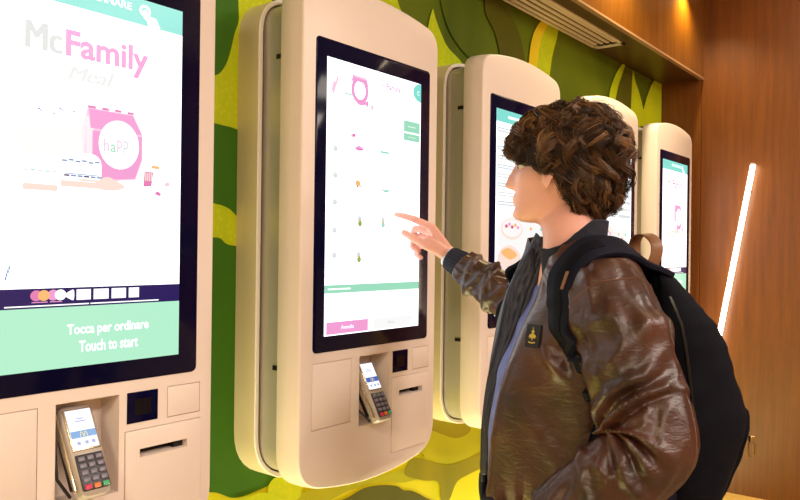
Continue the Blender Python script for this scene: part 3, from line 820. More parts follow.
# --- eyes, brows, nail
M_eye = mat('eye_white', (236, 232, 228), .15); M_iris = mat('iris_brown', (52, 32, 22), .1); M_lash = mat('lash_dark', (30, 20, 16), .6); M_lip = mat('lip', (206, 128, 118), .4)
for sx in (-1, 1):
    c = H(sx*.032, .0740, -.001)
    b = MB(); bm = bmesh.new(); bmesh.ops.create_uvsphere(bm, u_segments=20, v_segments=14, radius=.0112); b.bm(bm, 0, Matrix.Translation(c))
    b.build('eye', M_eye, person)
    b = MB(); b.tube([c+hF*.0105, c+hF*.0121], [.0075, .0060], 16); b.build('iris', M_iris, person)
    def lid(az, el, r): return c+(hF*(cos(el)*cos(az))+hR*(sx*cos(el)*sin(az))+hU*sin(el))*r
    # lids close over the ball, lashes along the upper lid
    b = MB(); b.loft([[lid(az, el, .0122) for az in [radians(a) for a in range(-80, 91, 10)]] for el in [radians(e) for e in (80, 60, 42, 26, 16)]], False)
    b.loft([[lid(az, el, .0120) for az in [radians(a) for a in range(-80, 91, 10)]] for el in [radians(e) for e in (-80, -60, -42, -28)]], False)
    b.build('eyelid', M_skin, person, 180, fix=False)
    b = MB()
    b.tube([lid(radians(a), radians(15-abs(a)*.08), .0128+.0014*cos(radians(a))) for a in range(-60, 81, 10)], [.0009]+[.0016]*13+[.0008], 8)
    for a in range(-50, 76, 6): b.tube([lid(radians(a), radians(15), .0125), lid(radians(a), radians(14), .0165), lid(radians(a), radians(22), .0195)], [.0006, .0005, .0002], 5)
    b.build('eyelash', M_lash, person)
    HB_ = BVHTree.FromPolygons([v.co.copy() for v in bo.data.vertices], [tuple(q.vertices) for q in bo.data.polygons])
    b = MB(); pe = [HB_.find_nearest(H(sx*(.032+.021*k), .100, .018+.004*(1-k*k)))[0]+hF*.0006 for k in (-1, -.6, -.2, .2, .6, 1)]
    b.tube(pe, [.001, .0022, .0026, .0025, .002, .0008], 8); b.build('eyebrow', M_lash, person)

# ------------------------------------------------------------------ clothes
def leather(name, c1, c2, rough):
    m, nt, b = new_mat(name); L = nt.links.new
    tc = nt.nodes.new('ShaderNodeTexCoord')
    n = nt.nodes.new('ShaderNodeTexNoise'); n.inputs['Scale'].default_value = 9; n.inputs['Detail'].default_value = 6
    r = nt.nodes.new('ShaderNodeValToRGB'); r.color_ramp.elements[0].position = .35; r.color_ramp.elements[1].position = .68
    r.color_ramp.elements[0].color = lin(c2); r.color_ramp.elements[1].color = lin(c1)
    v = nt.nodes.new('ShaderNodeTexVoronoi'); v.inputs['Scale'].default_value = 420
    n2 = nt.nodes.new('ShaderNodeTexNoise'); n2.inputs['Scale'].default_value = 38; n2.inputs['Detail'].default_value = 5; n2.inputs['Distortion'].default_value = 1.2
    ad = nt.nodes.new('ShaderNodeMath'); ad.operation = 'MULTIPLY_ADD'; ad.inputs[1].default_value = .12
    bp = nt.nodes.new('ShaderNodeBump'); bp.inputs['Strength'].default_value = .42; bp.inputs['Distance'].default_value = .004
    L(tc.outputs['Object'], n.inputs['Vector']); L(tc.outputs['Object'], v.inputs['Vector']); mp = nt.nodes.new('ShaderNodeMapping'); mp.inputs['Scale'].default_value = (.8, .8, 2.0); L(tc.outputs['Object'], mp.inputs['Vector']); L(mp.outputs['Vector'], n2.inputs['Vector'])
    L(n.outputs['Fac'], r.inputs['Fac']); L(r.outputs['Color'], b.inputs['Base Color'])
    L(v.outputs['Distance'], ad.inputs[0]); L(n2.outputs['Fac'], ad.inputs[2]); L(ad.outputs[0], bp.inputs['Height']); L(bp.outputs['Normal'], b.inputs['Normal'])
    rr_ = nt.nodes.new('ShaderNodeMapRange'); rr_.inputs['To Min'].default_value = rough-.08; rr_.inputs['To Max'].default_value = rough+.12
    L(n2.outputs['Fac'], rr_.inputs['Value']); L(rr_.outputs['Result'], b.inputs['Roughness'])
    b.inputs['Specular IOR Level'].default_value = .6
    b.inputs['Coat Weight'].default_value = .08; b.inputs['Coat Roughness'].default_value = .25
    return m
M_lea = leather('brown_leather', (76, 40, 29), (44, 24, 19), .38)
M_lin = mat('jacket_lining', (36, 39, 58), .5, bump=.5, bscale=60, stretch=(3, 3, .6))
M_knit = mat('navy_knit', (22, 26, 44), .85, bump=.9, bscale=40, stretch=(1, 1, 1), bdist=.004)
M_shirt = mat('blue_shirt', (112, 124, 206), .75, var=.25, vscale=30, bump=.3, bscale=50)
M_jean = mat('dark_jeans', (40, 36, 66), .8, var=.3, vscale=50, bump=.3, bscale=300)
M_stitch = mat('leather_seam', (70, 42, 32), .5)

def nz(*a): return noise.noise(V(a))
def ridge(*a):
    v = 1-abs(noise.noise(V(a)))*2.2
    return max(-.4, v)

# shirt: a closed shell a little outside the torso
SHT = [(1.500, -.022, .068, .060), (1.485, -.024, .080, .066), (1.455, -.032, .12, .076), (1.41, -.026, .146, .090), (1.34, -.006, .142, .104), (1.24, .020, .130, .118), (1.12, .031, .122, .126), (1.02, .028, .130, .128), (.955, .018, .150, .126)]
b = MB(); rings = []
for i in range(64):
    z = 1.50-(1.50-.955)*i/63
    tb = [(s[0], s) for s in reversed(SHT)]
    c = interp([(k, s[1]) for k, s in tb], z); hx = interp([(k, s[2]) for k, s in tb], z); hy = interp([(k, s[3]) for k, s in tb], z)
    rg = ell_ring((0, c, z), hx, hy, 96, .9)
    rings.append([p*1+V((p.x, p.y-c, 0)).normalized()*(.004*nz(p.x*14, p.y*14, z*5)) for p in rg])
b.loft(rings, True, False, False)
b.build('shirt', M_shirt, person, 180)
# placket seam of the shirt and small buttons
# jacket torso: sheet from the near opening edge round the back to the far opening edge
EN = [(1.52, (552, 247)), (1.478, (549, 262)), (1.421, (540, 290)), (1.36, (528, 320)), (1.309, (517, 345)), (1.198, (500, 400)), (1.097, (492, 450)), (1.037, (490, 480)), (.99, (490, 502))]
EF = [(1.53, (537, 238)), (1.476, (523, 262)), (1.426, (510, 285)), (1.372, (505, 310)), (1.286, (496, 350)), (1.178, (484.5, 400)), (1.071, (482, 450)), (1.01, (483, 478)), (.975, (484, 495))]
en = sorted([(p.z, p) for p in [Lx(*q, -.040) for _, q in EN]], key=lambda a: a[0]); ef = sorted([(p.z, p) for p in [Lx(*q, .062) for _, q in EF]], key=lambda a: a[0])
# per level: height, half width, front depth at the flanks, back depth
JL = [(1.530, .084, .035, -.084, -.008, .048), (1.515, .115, .03, -.096, -.008, .040), (1.493, .152, .03, -.114, -.016, .026), (1.455, .184, .045, -.135, -.030, .008), (1.40, .203, .075, -.150, 0), (1.32, .195, .105, -.155, 0),
      (1.22, .186, .116, -.155, 0), (1.12, .188, .122, -.155, 0), (1.04, .200, .118, -.150, 0), (1.005, .190, .108, -.140, 0)]
def jacket_ring(z, hw, fd, bd, drop, fdrop=0):
    n = interp(en, z-fdrop); f = interp(ef, z-fdrop*.4)
    n = V((n.x, n.y, z-fdrop)); f = V((f.x, f.y, z-fdrop*.4))
    P = [n, V((n.x-.040, n.y+.002-.25*max(0, n.y-fd)*.3, z-fdrop*.75)), V((-hw*(.86-.09*sstep(1.42, 1.34, z)), fd*(.72-.10*sstep(1.42, 1.34, z)), z-fdrop*.30)), V((-hw, .0, z+drop)), V((-hw*.82, bd*.72, z+drop*.4)), V((-hw*.35, bd, z)), V((hw*.35, bd, z)), V((hw*.82, bd*.72, z+drop*.4)), V((hw, .0, z+drop)),
         V((hw*.85, fd*.75, z)), V((max(f.x+.05, hw*.6), f.y*.55+fd*.45, z)), f]
    return P
NU, NV = 168, 130
lev = [jacket_ring(*l) for l in JL]
cols = [curve([lv[k] for lv in lev], NV) for k in range(12)]
rows = []
for i in range(NV):
    rw = curve([cols[k][i] for k in range(12)], NU)
    rows.append(rw)
def drape(rows):
    out = []
    nv, nu = len(rows), len(rows[0])
    for i in range(nv):
        r = []
        for j in range(nu):
            a = rows[max(0, i-1)][j]; c = rows[min(nv-1, i+1)][j]; e = rows[i][max(0, j-1)]; g = rows[i][min(nu-1, j+1)]
            n = (g-e).cross(c-a)
            if n.length > 1e-9: n.normalize()
            r.append((rows[i][j], n))
        out.append(r)
    return out
dr = drape(rows)
sgn = 1 if dr[70][20][1].dot(dr[70][20][0]-V((0, 0, dr[70][20][0].z))) > 0 else -1
FA, FB = Lx(546, 351, -.125), Lx(567, 388, -.185)
FC, FD = Lx(560, 352, -.16), Lx(576, 384, -.195)
FE, FG = Lx(520, 400, -.09), Lx(560, 470, -.16)
def crease(p, a, c, w):
    d = c-a; t = max(0, min(1, (p-a).dot(d)/d.length_squared)); q = (p-a-d*t).length
    return math.exp(-(q/w)**2)*(.35+.65*sin(pi*min(1, .15+t*.85)))
nrows = []
for i in range(NV):
    r = []
    for j in range(NU):
        p, n = dr[i][j]; n = n*sgn
        u, v = j/(NU-1), i/(NV-1)
        d = .0045*nz(p.x*9, p.y*9, p.z*5+3)+.0030*ridge(p.x*13+p.z*6, p.y*13, p.z*9+7)
        # pull folds from the armpit toward the hip on both fronts
        if u < .3:
            q = v*1.0-(u*1.15)
            d += .009*math.exp(-((q-.20)/.045)**2)*sstep(.03, .10, u)*(1-sstep(.2, .32, u))
            d -= .007*math.exp(-((q-.29)/.05)**2)*sstep(.03, .10, u)*(1-sstep(.2, .32, u))
        if v > .80: d += .006*sin(u*210+3*nz(u*30, 0, 5))*sstep(.80, .97, v)*.6
        if u < .4:
            d += .018*crease(p, FA, FB, .013)-.016*crease(p, FC, FD, .015)+.004*crease(p, FE, FG, .02)
        edge = min(u, 1-u)
        d *= sstep(0, .03, edge)*.8+.2
        r.append(p+n*d)
    nrows.append(r)
jk = MB()
jk.loft(nrows, False)
# sleeves
def sleeve(path, radii, n, m, seed, ref, folds, flat=1.0):
    pts = curve(path, n); rings = []
    rads = [interp(radii, i/(n-1)) for i in range(n)]
    nrm = V(ref); prevT = None; L_ = 0
    for i, p in enumerate(pts):
        T = (pts[min(n-1, i+1)]-pts[max(0, i-1)]).normalized()
        if i: L_ += (p-pts[i-1]).length
        nrm = (nrm-T*nrm.dot(T)).normalized(); bi = T.cross(nrm)
        rg = []; t = i/(n-1)
        for j in range(m):
            a = 2*pi*j/m
            o = nrm*cos(a)+bi*sin(a)*flat
            q = o*2.2
            d = .006*nz(q.x, q.y, L_*9+seed)+.0052*ridge(q.x*1.1+L_*7, q.y*1.1, q.z+L_*20+seed)
            d += folds(t, a, L_)
            rg.append(p+o*(rads[i]+d))
        rings.append(rg)
    return rings
# reference for the left sleeve: nrm points toward the inside of the elbow (forward, up)
def foldsL(t, a, L_):
    d = 0
    inner = max(0, cos(a)); outer = max(0, -cos(a))
    for c, w, h in ((.43, .016, .011), (.48, .014, .013), (.53, .014, .013), (.58, .016, .011), (.64, .018, .009)):
        s_ = c+.055*sin(a)*(1 if c < .53 else -1)
        d += h*math.exp(-((t-s_)/w)**2)*inner**.7
        d -= h*.9*math.exp(-((t-s_-.024)/w)**2)*inner**.7
    for c, ph, w, h in ((.14, .06, .03, .007), (.25, -.05, .025, .006), (.33, .06, .022, .008), (.38, -.05, .02, .006), (.72, .04, .02, .007), (.80, -.04, .022, .007)):
        d += h*math.exp(-((t-c-ph*sin(a+.6))/w)**2)*(.4+.6*abs(sin(a)))
    d += .005*outer*math.exp(-((t-.52)/.10)**2)
    return d
pathL = [V((-.112, -.015, 1.432)), V((-.166, -.022, 1.402)), V((-.215, -.035, 1.335)), V((-.252, -.048, 1.24)), V((-.283, -.052, 1.165)), V((-.274, .000, 1.108)), V((-.252, .06, 1.060)), V((-.232, .105, 1.022))]
radL = [(0, .055), (.13, .079), (.28, .080), (.42, .076), (.55, .073), (.7, .066), (.88, .058), (1, .050)]
fwd_up = V((.2, .9, .35))
slL = sleeve(pathL, radL, 190, 110, 11.3, fwd_up, foldsL)
jk.loft(slL, True)
def foldsR(t, a, L_):
    d = 0
    for c, ph, w, h in ((.62, .05, .02, .008), (.70, -.04, .018, .009), (.77, .05, .018, .009), (.84, -.03, .018, .009), (.91, .03, .016, .008)):
        d += h*math.exp(-((t-c-ph*sin(a+.9))/w)**2)*(.5+.5*abs(cos(a)))
    return d
C1 = Lc(462.5, 265.5, 2.010)
dW = (RWR-C1).normalized()
pathR = [V((.112, -.01, 1.432)), V((.166, -.012, 1.402)), V((.235, -.02, 1.36)), REL+V((0, -.01, .0)), REL.lerp(C1, .35)+V((0, 0, .004)), REL.lerp(C1, .7), C1]
radR = [(0, .060), (.16, .082), (.35, .073), (.5, .064), (.68, .051), (.85, .044), (1, .037)]
slR = sleeve(pathR, radR, 150, 90, 4.1, V((0, .3, 1)), foldsR)
jk.loft(slR, True)
for fi in range((NV-1)*(NU-1)):
    if fi % (NU-1) > (NU-1)*.925: jk.m[fi] = 1
jo = jk.build('jacket', [M_lea, M_lin], person, 180, fix=False)
md = jo.modifiers.new('thick', 'SOLIDIFY'); md.thickness = .003; md.offset = 0
dg = bpy.context.evaluated_depsgraph_get()
def bvh_of(o):
    me = o.data
    return BVHTree.FromPolygons([v.co.copy() for v in me.vertices], [tuple(p.vertices) for p in me.polygons])
JB = bvh_of(jo); BB = bvh_of(bo)
SK_ = MB(); SK_.loft(head_rings(64), True, True, True)
SB = BVHTree.FromPolygons([V(v) for v in SK_.v], SK_.f)
CAML = PI_ @ CAM
def hit(px, py, tree=None):
    """where the jacket lies behind a pixel, in the man's own frame, with its normal turned outward"""
    q = (R3 @ ray(px, py)).normalized()
    loc, n, i, dist = (tree or JB).ray_cast(CAML, q)
    if loc is None: return None, None
    if n.dot(q) > 0: n = -n
    return loc, n
def ribbon(mb, path, normals, width, thick, mi=0, n=10):
    rings = []
    for i, p in enumerate(path):
        T = (path[min(len(path)-1, i+1)]-path[max(0, i-1)]).normalized()
        N = normals[i]-T*normals[i].dot(T); N.normalize(); S = T.cross(N)
        w = width[i] if hasattr(width, '__len__') else width
        pr = [(-.5, -.3), (-.5, .3), (-.44, .5), (.44, .5), (.5, .3), (.5, -.3), (.44, -.5), (-.44, -.5)]
        rings.append([p+S*(a*w)+N*(c*thick) for a, c in pr])
    mb.loft(rings, True, True, True, mi)

# front edges of the jacket: zip tape and piping
for side in (0, -1):
    col = [r[side] for r in nrows]
    b = MB(); b.tube(col, .0042, 10, round_ends=True)
    e = b.build('front_edge', M_lea if side == 0 else M_lin, jo)
zc = [r[2] for r in nrows][8:-4]
b = MB()
nn = [(CAML-p).normalized() for p in zc]
ribbon(b, [p+n*.0035 for p, n in zip(zc, nn)], nn, .006, .003)
b.build('zipper', mat('zip_metal', (92, 84, 84), .3, metal=.7), jo)
# seams running down the sleeve and round the arm
M_seam = leather('brown_leather_seam', (92, 54, 38), (70, 42, 32), .42)
b = MB()
for a in (19, 74):
    b = MB(); b.tube([slL[i][a]+(slL[i][a]-sum(slL[i], V())/110).normalized()*.0004 for i in range(22, 186)], .0022, 6)
    b.build('sleeve_seam', M_seam, jo)
b = MB(); k = 30
b.tube([slL[k][j % 110] for j in range(111)], .0028, 6); b.build('armhole_seam', M_seam, jo)
# collar: a standing band of leather, open at the front
NC = 60
def collar_pt(t, v):
    a = -pi*.5+.42+(2*pi-.84)*t          # from the near front corner round the back
    a = radians(90)+.40+(2*pi-.80)*t      # angle measured from his right, front is 90 degrees
    x = cos(a); y = sin(a)
    hx = .083+.002*v; hy = (.066 if y > 0 else .066)+.004*v
    back = sstep(.85, -.35, y)
    z = 1.470+.054*back+v*(.032+.006*back)
    return V((x*hx, -.012+y*hy+.012*max(0, y), z+.0015*nz(x*6, y*6, v*3)))
b = MB()
b.loft([[collar_pt(t/NC, v) for t in range(NC+1)] for v in (-.55, -.2, .1, .4, .7, .92, 1)], False)
co_ = b.build('collar', M_knit, jo, 180, fix=False); md = co_.modifiers.new('t', 'SOLIDIFY'); md.thickness = .007; md.offset = 0
b = MB(); b.tube([collar_pt(t/NC, 1) for t in range(NC+1)], .0042, 8, round_ends=True); b.build('collar_edge', M_knit, co_)
# quilted navy facing of the far front, folded open beside the shirt
fo = [(536.5, 233), (529, 248), (521, 264), (509.5, 287), (505.5, 311), (497, 350), (485.5, 400), (483, 440), (483, 474)]
fi = [(548, 246), (546, 256), (543, 268), (534, 294), (524, 320), (510.5, 350), (494, 400), (489, 440), (487, 474)]
ca, cb = curve([Lx(*q, .060) for q in fo], 90), curve([Lx(*q, .034) for q in fi], 90)
b = MB(); rg = []
toC = (CAML-ca[40]).normalized()
for i in range(90):
    r = []
    for k in range(25):
        t = k/24; p = ca[i].lerp(cb[i], t)
        r.append(p+toC*(.006*sin(pi*t)+.0022*abs(sin(t*pi*4))+.0012*sin(i*.8+1.5*sin(k*.5))+.002*nz(i*.12, t*2, 1)))
    rg.append(r)
b.loft(rg, False)
fc = b.build('front_facing', M_lin, jo, 180, fix=False); md = fc.modifiers.new('t', 'SOLIDIFY'); md.thickness = .004; md.offset = 0
# hem rib
b = MB(); rg = []
hemr = nrows[-1]
for k in range(8):
    v = k/7
    rg.append([V((p.x*(1-.02*v), p.y*(1-.02*v), p.z+.008-.062*v))+V((p.x, p.y, 0)).normalized()*(.003*sin(j*1.15)+.003*sin(v*pi)) for j, p in enumerate(hemr)])
b.loft(rg, False)
hm = b.build('hem_rib', M_knit, jo, 180, fix=False); md = hm.modifiers.new('t', 'SOLIDIFY'); md.thickness = .006; md.offset = 0
# cuffs
def cuff(a, c, r0, r1, name='knit_cuff'):
    T = (c-a).normalized(); u = T.orthogonal().normalized(); w = T.cross(u); rings = []
    for k, (t, dr_) in enumerate(((-.10, -.004), (0, .0015), (.12, .003), (.5, .0025), (.88, .003), (.97, .001), (1, -.003), (.9, -.006))):
        r = r0+(r1-r0)*max(0, t)+dr_
        rings.append([a.lerp(c, t)+(u*cos(2*pi*j/96)+w*sin(2*pi*j/96))*(r+.0011*cos(j*2*pi/4)) for j in range(96)])
    b = MB(); b.loft(rings, True); return b.build(name, M_knit, jo, 180)
C2 = Lc(448.8, 257.4, 2.030)
cuff(C1, C2, .0340, .0285)
cuff(V((-.234, .100, 1.026)), LWR+d0*.004, .046, .038)
b = MB(); sc_ = C2+dW*.004
u_ = dW.orthogonal().normalized(); w_ = dW.cross(u_)
b.loft([[C2+dW*t+(u_*cos(2*pi*j/48)+w_*sin(2*pi*j/48))*r for j in range(48)] for t, r in ((-.02, .0265), (.003, .0267), (.0045, .0260), (.003, .0252), (-.02, .0250))], True)
b.build('shirt_cuff', mat('shirt_cuff', (196, 204, 222), .7), person, 180)

# breast patch with a gilt emblem
pc = [(529.6, 324.5), (543.2, 326.0), (539.8, 348.5), (526.6, 347.0)]
hp = [hit(*q) for q in pc]
if all(h[0] is not None for h in hp):
    P = [h[0] for h in hp]; n = (P[1]-P[0]).cross(P[3]-P[0]).normalized()
    if n.dot(CAML-P[0]) < 0: n = -n
    off = max(0, max((h-P[0]).dot(n) for h in P))
    def pt(u, v, h):
        q = P[0].lerp(P[1], u).lerp(P[3].lerp(P[2], u), v); return q+n*(h+.0035)
    b = MB(); g = 8
    for hgt, flip in ((.0022, 0), (-.012, 1)):
        pass
    b.loft([[pt(u, v, h) for u, v in ((0, 0), (1, 0), (1, 1), (0, 1))] for h in (-.012, .0018)], True, True, True)
    patch = b.build('chest_patch', mat('patch_black', (16, 18, 26), .7, bump=.4, bscale=400), jo, smooth=False); patch['label'] = 'black chest patch with a gilt winged emblem'
    M_gold = mat('gilt_thread', (196, 168, 60), .45, metal=.2)
    b = MB(); H2 = .0023
    def sh(pts, m=0): b.ngon([pt(u, v, H2+m*.0002) for u, v in pts])
    sh([(.5+.07*cos(a)*(1 if i % 2 == 0 else .45), .17+.045*sin(a)*(1 if i % 2 == 0 else .45)) for i, a in enumerate([2*pi*k/10-pi/2 for k in range(10)])])
    sh([(.44, .24), (.56, .24), (.62, .34), (.56, .40), (.44, .40), (.38, .34)])
    for sx in (-1, 1):
        sh([(.5+sx*.03, .40), (.5+sx*.20, .46), (.5+sx*.30, .58), (.5+sx*.18, .56), (.5+sx*.22, .66), (.5+sx*.10, .60), (.5+sx*.03, .64)])
    sh([(.46, .38), (.54, .38), (.53, .70), (.5, .74), (.47, .70)])
    sh([(.24, .76), (.5, .80), (.76, .76), (.76, .82), (.5, .86), (.24, .82)])
    b.build('emblem', M_gold, patch, smooth=False)

# trousers and shoes (below the picture)
b = MB()
rings = [ell_ring((0, c, z), hx, hy, 48, .95) for z, c, hx, hy in ((1.01, .012, .158, .118), (.96, .004, .170, .124), (.90, -.006, .178, .126), (.85, -.006, .178, .118))]
b.loft(rings, True, True, True)
for sx in (-1, 1):
    pts = curve([V((sx*.085, -.005, .92)), V((sx*.098, .010, .70)), V((sx*.106, .02, .50)), V((sx*.112, -.005, .28)), V((sx*.116, -.02, .075))], 40)
    rr = [interp([(0, .094), (.25, .086), (.5, .070), (.75, .064), (1, .058)], i/39)+.003*nz(i*.5, sx, 2) for i in range(40)]
    b.tube(pts, rr, 32, caps=True)
jn = b.build('trousers', M_jean, None, fix=False); remesh(jn, .006, 4, person, .5)
M_shoe = mat('dark_shoe', (34, 28, 28), .5); M_sole = mat('shoe_sole', (206, 200, 190), .6)
for sx in (-1, 1):
    b = MB(); cx = sx*.118; rings = []
    for y, hw, h in ((-.095, .020, .05), (-.085, .033, .075), (-.05, .038, .088), (0, .041, .085), (.05, .046, .066), (.11, .048, .050), (.155, .040, .042), (.18, .022, .032)):
        rings.append([V((cx+hw*cos(a)+sx*.03*max(0, y), y, max(.014, .014+h*(.45+.55*sin(a))) if sin(a) > -.8 else .014)) for a in [2*pi*k/24 for k in range(24)]])
    b.loft(rings, True, True, True); sh_ = b.build('shoe', M_shoe, person)
    b = MB(); o2 = [(y, hw+.004) for y, hw in ((-.100, .016), (-.085, .034), (-.05, .040), (0, .042), (.05, .048), (.11, .050), (.155, .042), (.184, .022))]
    prof_ = [(cx-hw+sx*.03*max(0, y), y) for y, hw in o2]+[(cx+hw+sx*.03*max(0, y), y) for y, hw in reversed(o2)]
    b.loft([[V((x, y, z)) for x, y in prof_] for z in (.0005, .020)], True, True, True); b.build('sole', M_sole, sh_, smooth=False)

# ------------------------------------------------------------------ hair
random.seed(21)
HC = H(0, -.004, .018)
def hdir(th, ph): return (hF*(sin(th)*cos(ph))-hR*(sin(th)*sin(ph))+hU*cos(th)).normalized()      # ph>0 runs to his left
def skull_r(th, ph, _c={}):
    k = (round(th*14), round(ph*14))
    if k not in _c:
        loc, n, i, d = SB.ray_cast(HC+hdir(th, ph)*.3, -hdir(th, ph))
        r = .3-d if loc is not None else .1
        _c[k] = min(max(r, .075), .125)
    return _c[k]
def aph(ph): return abs((ph+pi) % (2*pi)-pi)
THM = [(0, radians(79)), (.5, radians(87)), (.95, radians(101)), (1.25, radians(110)), (1.52, radians(113)), (1.72, radians(134)), (2.0, radians(145)), (2.4, radians(151)), (pi, radians(153))]
def thmax(ph): return interp(THM, aph(ph))
def lift(th, ph):
    a = aph(ph)
    top = .017; front = .010; sidel = .026; back = .052
    eq = interp([(0, front), (.8, .020), (1.5, sidel), (2.1, .040), (2.6, .048), (pi, back)], a)
    low = interp([(0, .018), (1.0, .014), (1.6, .016), (2.1, .034), (pi, .050)], a)
    d = math.degrees(th)
    if d < 90: return interp([(0, top), (30, .011+eq*.20), (55, .004+eq*.56), (90, eq)], d)
    return interp([(90, eq), (115, eq*.95), (145, low)], d)
HT = [mat('hair_umber', (36, 23, 16), .5, spec=.3), mat('hair_brown', (60, 39, 25), .48, spec=.35), mat('hair_chestnut', (90, 60, 36), .45, spec=.4), mat('hair_golden', (132, 94, 56), .45, spec=.4)]
hb = MB(); rings = []
NTH, NPH = 40, 90
for i in range(NTH+1):
    r = []
    for j in range(NPH):
        ph = 2*pi*j/NPH; th = max(.02, thmax(ph)*i/NTH*.97)
        d = hdir(th, ph); rr = skull_r(th, ph)+lift(th, ph)*(.62 if i < NTH-3 else (.62*(NTH-i)/3.5))
        q = d*9
        rr += .006*nz(q.x, q.y, q.z)+.005*ridge(q.x*1.7+4, q.y*1.7, q.z*1.7)
        r.append(HC+d*rr)
    rings.append(r)
hb.loft(rings, True, True, False)
def lock(th0, ph0, length, width, nst, tone, curl, drift):
    dd = hdir(th0, ph0); a1 = 7*nz(dd.x*1.6, dd.y*1.6, dd.z*1.6+3)+random.uniform(-1.1, 1.1); a2 = 7*nz(dd.x*1.5, dd.y*1.5, dd.z*1.5+9)+random.uniform(-.8, .8)
    drift = 1.1*nz(dd.x*1.4+5, dd.y*1.4, dd.z*1.4)+.35*drift
    fr = random.uniform(.8, 1.25)
    ov = random.uniform(-.02, .05) if aph(ph0) < 1.2 else random.uniform(-.04, .02) if aph(ph0) < 1.85 else random.uniform(0, .14)
    SEG = 12; pts = []; th, ph = th0, ph0
    base_l = random.uniform(.42, .72); rise = random.uniform(.18, .46)
    for k in range(SEG+1):
        s_ = k/SEG
        r0 = skull_r(th, ph); L_ = lift(th, ph)
        rr = r0+L_*(base_l+rise*sin(min(1, s_*1.25)*pi*.62))+curl*.55*sin(s_*fr*2*pi+a2)
        pts.append(HC+hdir(th, ph)*max(rr, r0+.004))
        st = length/SEG/rr
        th += st*(.82+.45*cos(s_*fr*2*pi+a1))
        ph += st*(drift+.95*sin(s_*fr*2*pi+a1))*min(2.2, 1/max(.30, sin(min(th, pi-.1))))*curl/.011
        th = min(th, thmax(ph)+ov)
    if aph(ph0) > 1.7:
        out = (pts[-1]-HC).normalized(); pts[-1] += out*random.uniform(-.003, .010)
    for q in range(nst):
        aa = 2*pi*q/nst+random.random(); rw = width*math.sqrt(random.random())
        cut = random.uniform(.72, 1); p1_, p2_ = random.uniform(0, 6.3), random.uniform(0, 6.3); wv = random.uniform(.0012, .0034); fq = random.uniform(4, 8)
        path = []
        T0_ = (pts[1]-pts[0]).normalized()
        for k, p in enumerate(pts):
            T = (pts[min(SEG, k+1)]-pts[max(0, k-1)]).normalized(); N = (p-HC).normalized(); N = (N-T*N.dot(T)).normalized(); S = T.cross(N)
            s_ = k/SEG
            w = rw*(.65+.55*sin(pi*min(1, s_*1.1))-.50*s_*s_)
            ja = aa+1.2*s_
            path.append(p+S*(cos(ja)*w+wv*sin(s_*fq+p1_))+N*(sin(ja)*w*.6+wv*sin(s_*fq*.8+p2_)))
        path = path[:max(5, int(len(path)*cut))]
        tm = tone if random.random() > .4 else max(0, min(3, tone+random.choice((-1, 1))))
        r0 = random.uniform(.0005, .0009)
        hb.tube(path, [r0*(1-.75*(k/(len(path)-1))**1.6) for k in range(len(path))], 3, tm, caps=False)
n_l = 0
for i in range(620):
    # even spread of roots over the scalp
    g = (i+.5)/620
    ph = (i*2.399963) % (2*pi)
    lim = thmax(ph); th = math.acos(1-g*(1-cos(min(lim, 2.5))))
    if th > lim-.10: th = lim-.10-random.random()*.3
    ln = random.uniform(.055, .105)
    up = 1-th/2.4
    tone = random.choices((0, 1, 2, 3), (.34, .38, .20, .08))[0]
    if th < 1.0: tone = random.choices((0, 1, 2, 3), (.14, .38, .34, .14))[0]  # crown locks get lighter tones, painting in the highlights on top
    lock(th, ph, ln, random.uniform(.0065, .0120), 26, tone, random.uniform(.009, .015), random.uniform(-.5, .5))
# loose curls at the back of the neck and stray hairs on top
for i in range(46):
    ph = random.choice((-1, 1))*random.uniform(1.9, pi); th = thmax(ph)-random.uniform(.15, .6)
    lock(th, ph, random.uniform(.06, .09), .005, 9, random.choice((1, 2, 2, 3)), .015, random.uniform(-.7, .7))
for i in range(40):
    ph = random.uniform(-pi, pi); th = random.uniform(.1, 1.2)
    lock(th, ph, random.uniform(.05, .09), .012, 3, random.choice((2, 3)), .016, random.uniform(-.8, .8))
hair = hb.build('hair', HT, person, 180, fix=False); hair['label'] = 'dark brown tousled curly hair'

# ------------------------------------------------------------------ backpack
M_nyl = mat('navy_nylon', (6, 7, 19), .75, spec=.14, bump=.5, bscale=700, bdist=.0008)
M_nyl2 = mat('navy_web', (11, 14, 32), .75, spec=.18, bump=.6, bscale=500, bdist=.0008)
M_tan = mat('brown_handle_leather', (120, 80, 52), .5, bump=.3, bscale=200)
M_mtl = mat('pull_metal', (176, 150, 96), .25, metal=.9)
bp = thing('backpack', 'dark navy backpack worn on the back of the man, with a brown carry loop', 'backpack', (PX, PY, 0), PRZ)
BK = [(.955, -.262, .118), (.962, -.280, .132), (.985, -.292, .143), (1.046, -.310, .150), (1.096, -.330, .152), (1.150, -.350, .152), (1.178, -.355, .152), (1.215, -.342, .151), (1.267, -.324, .148), (1.310, -.308, .144), (1.357, -.284, .138), (1.385, -.258, .130), (1.407, -.236, .122), (1.440, -.208, .108), (1.466, -.186, .090), (1.480, -.174, .066), (1.485, -.168, .04)]
b = MB(); rings = []
for i in range(72):
    z = .955+(1.485-.955)*i/71
    yf = interp([(k, y) for k, y, w in BK], z); hw = interp([(k, w) for k, y, w in BK], z)
    yb = -.152
    cy = (yf+yb)/2; hy = max(.006, (yb-yf)/2); rg = []
    for j in range(96):
        a = 2*pi*j/96; ex = .55
        x = hw*math.copysign(abs(cos(a))**ex, cos(a)); y = cy+hy*math.copysign(abs(sin(a))**.75, sin(a))
        d = .006*nz(x*7, y*7, z*6)+.004*ridge(x*10, y*10, z*13)
        nrm = V((cos(a), sin(a), 0))
        rg.append(V((x, y, z))+nrm*d*(1 if y < yb-.01 else 0))
    rings.append(rg)
b.loft(rings, True, True, True)
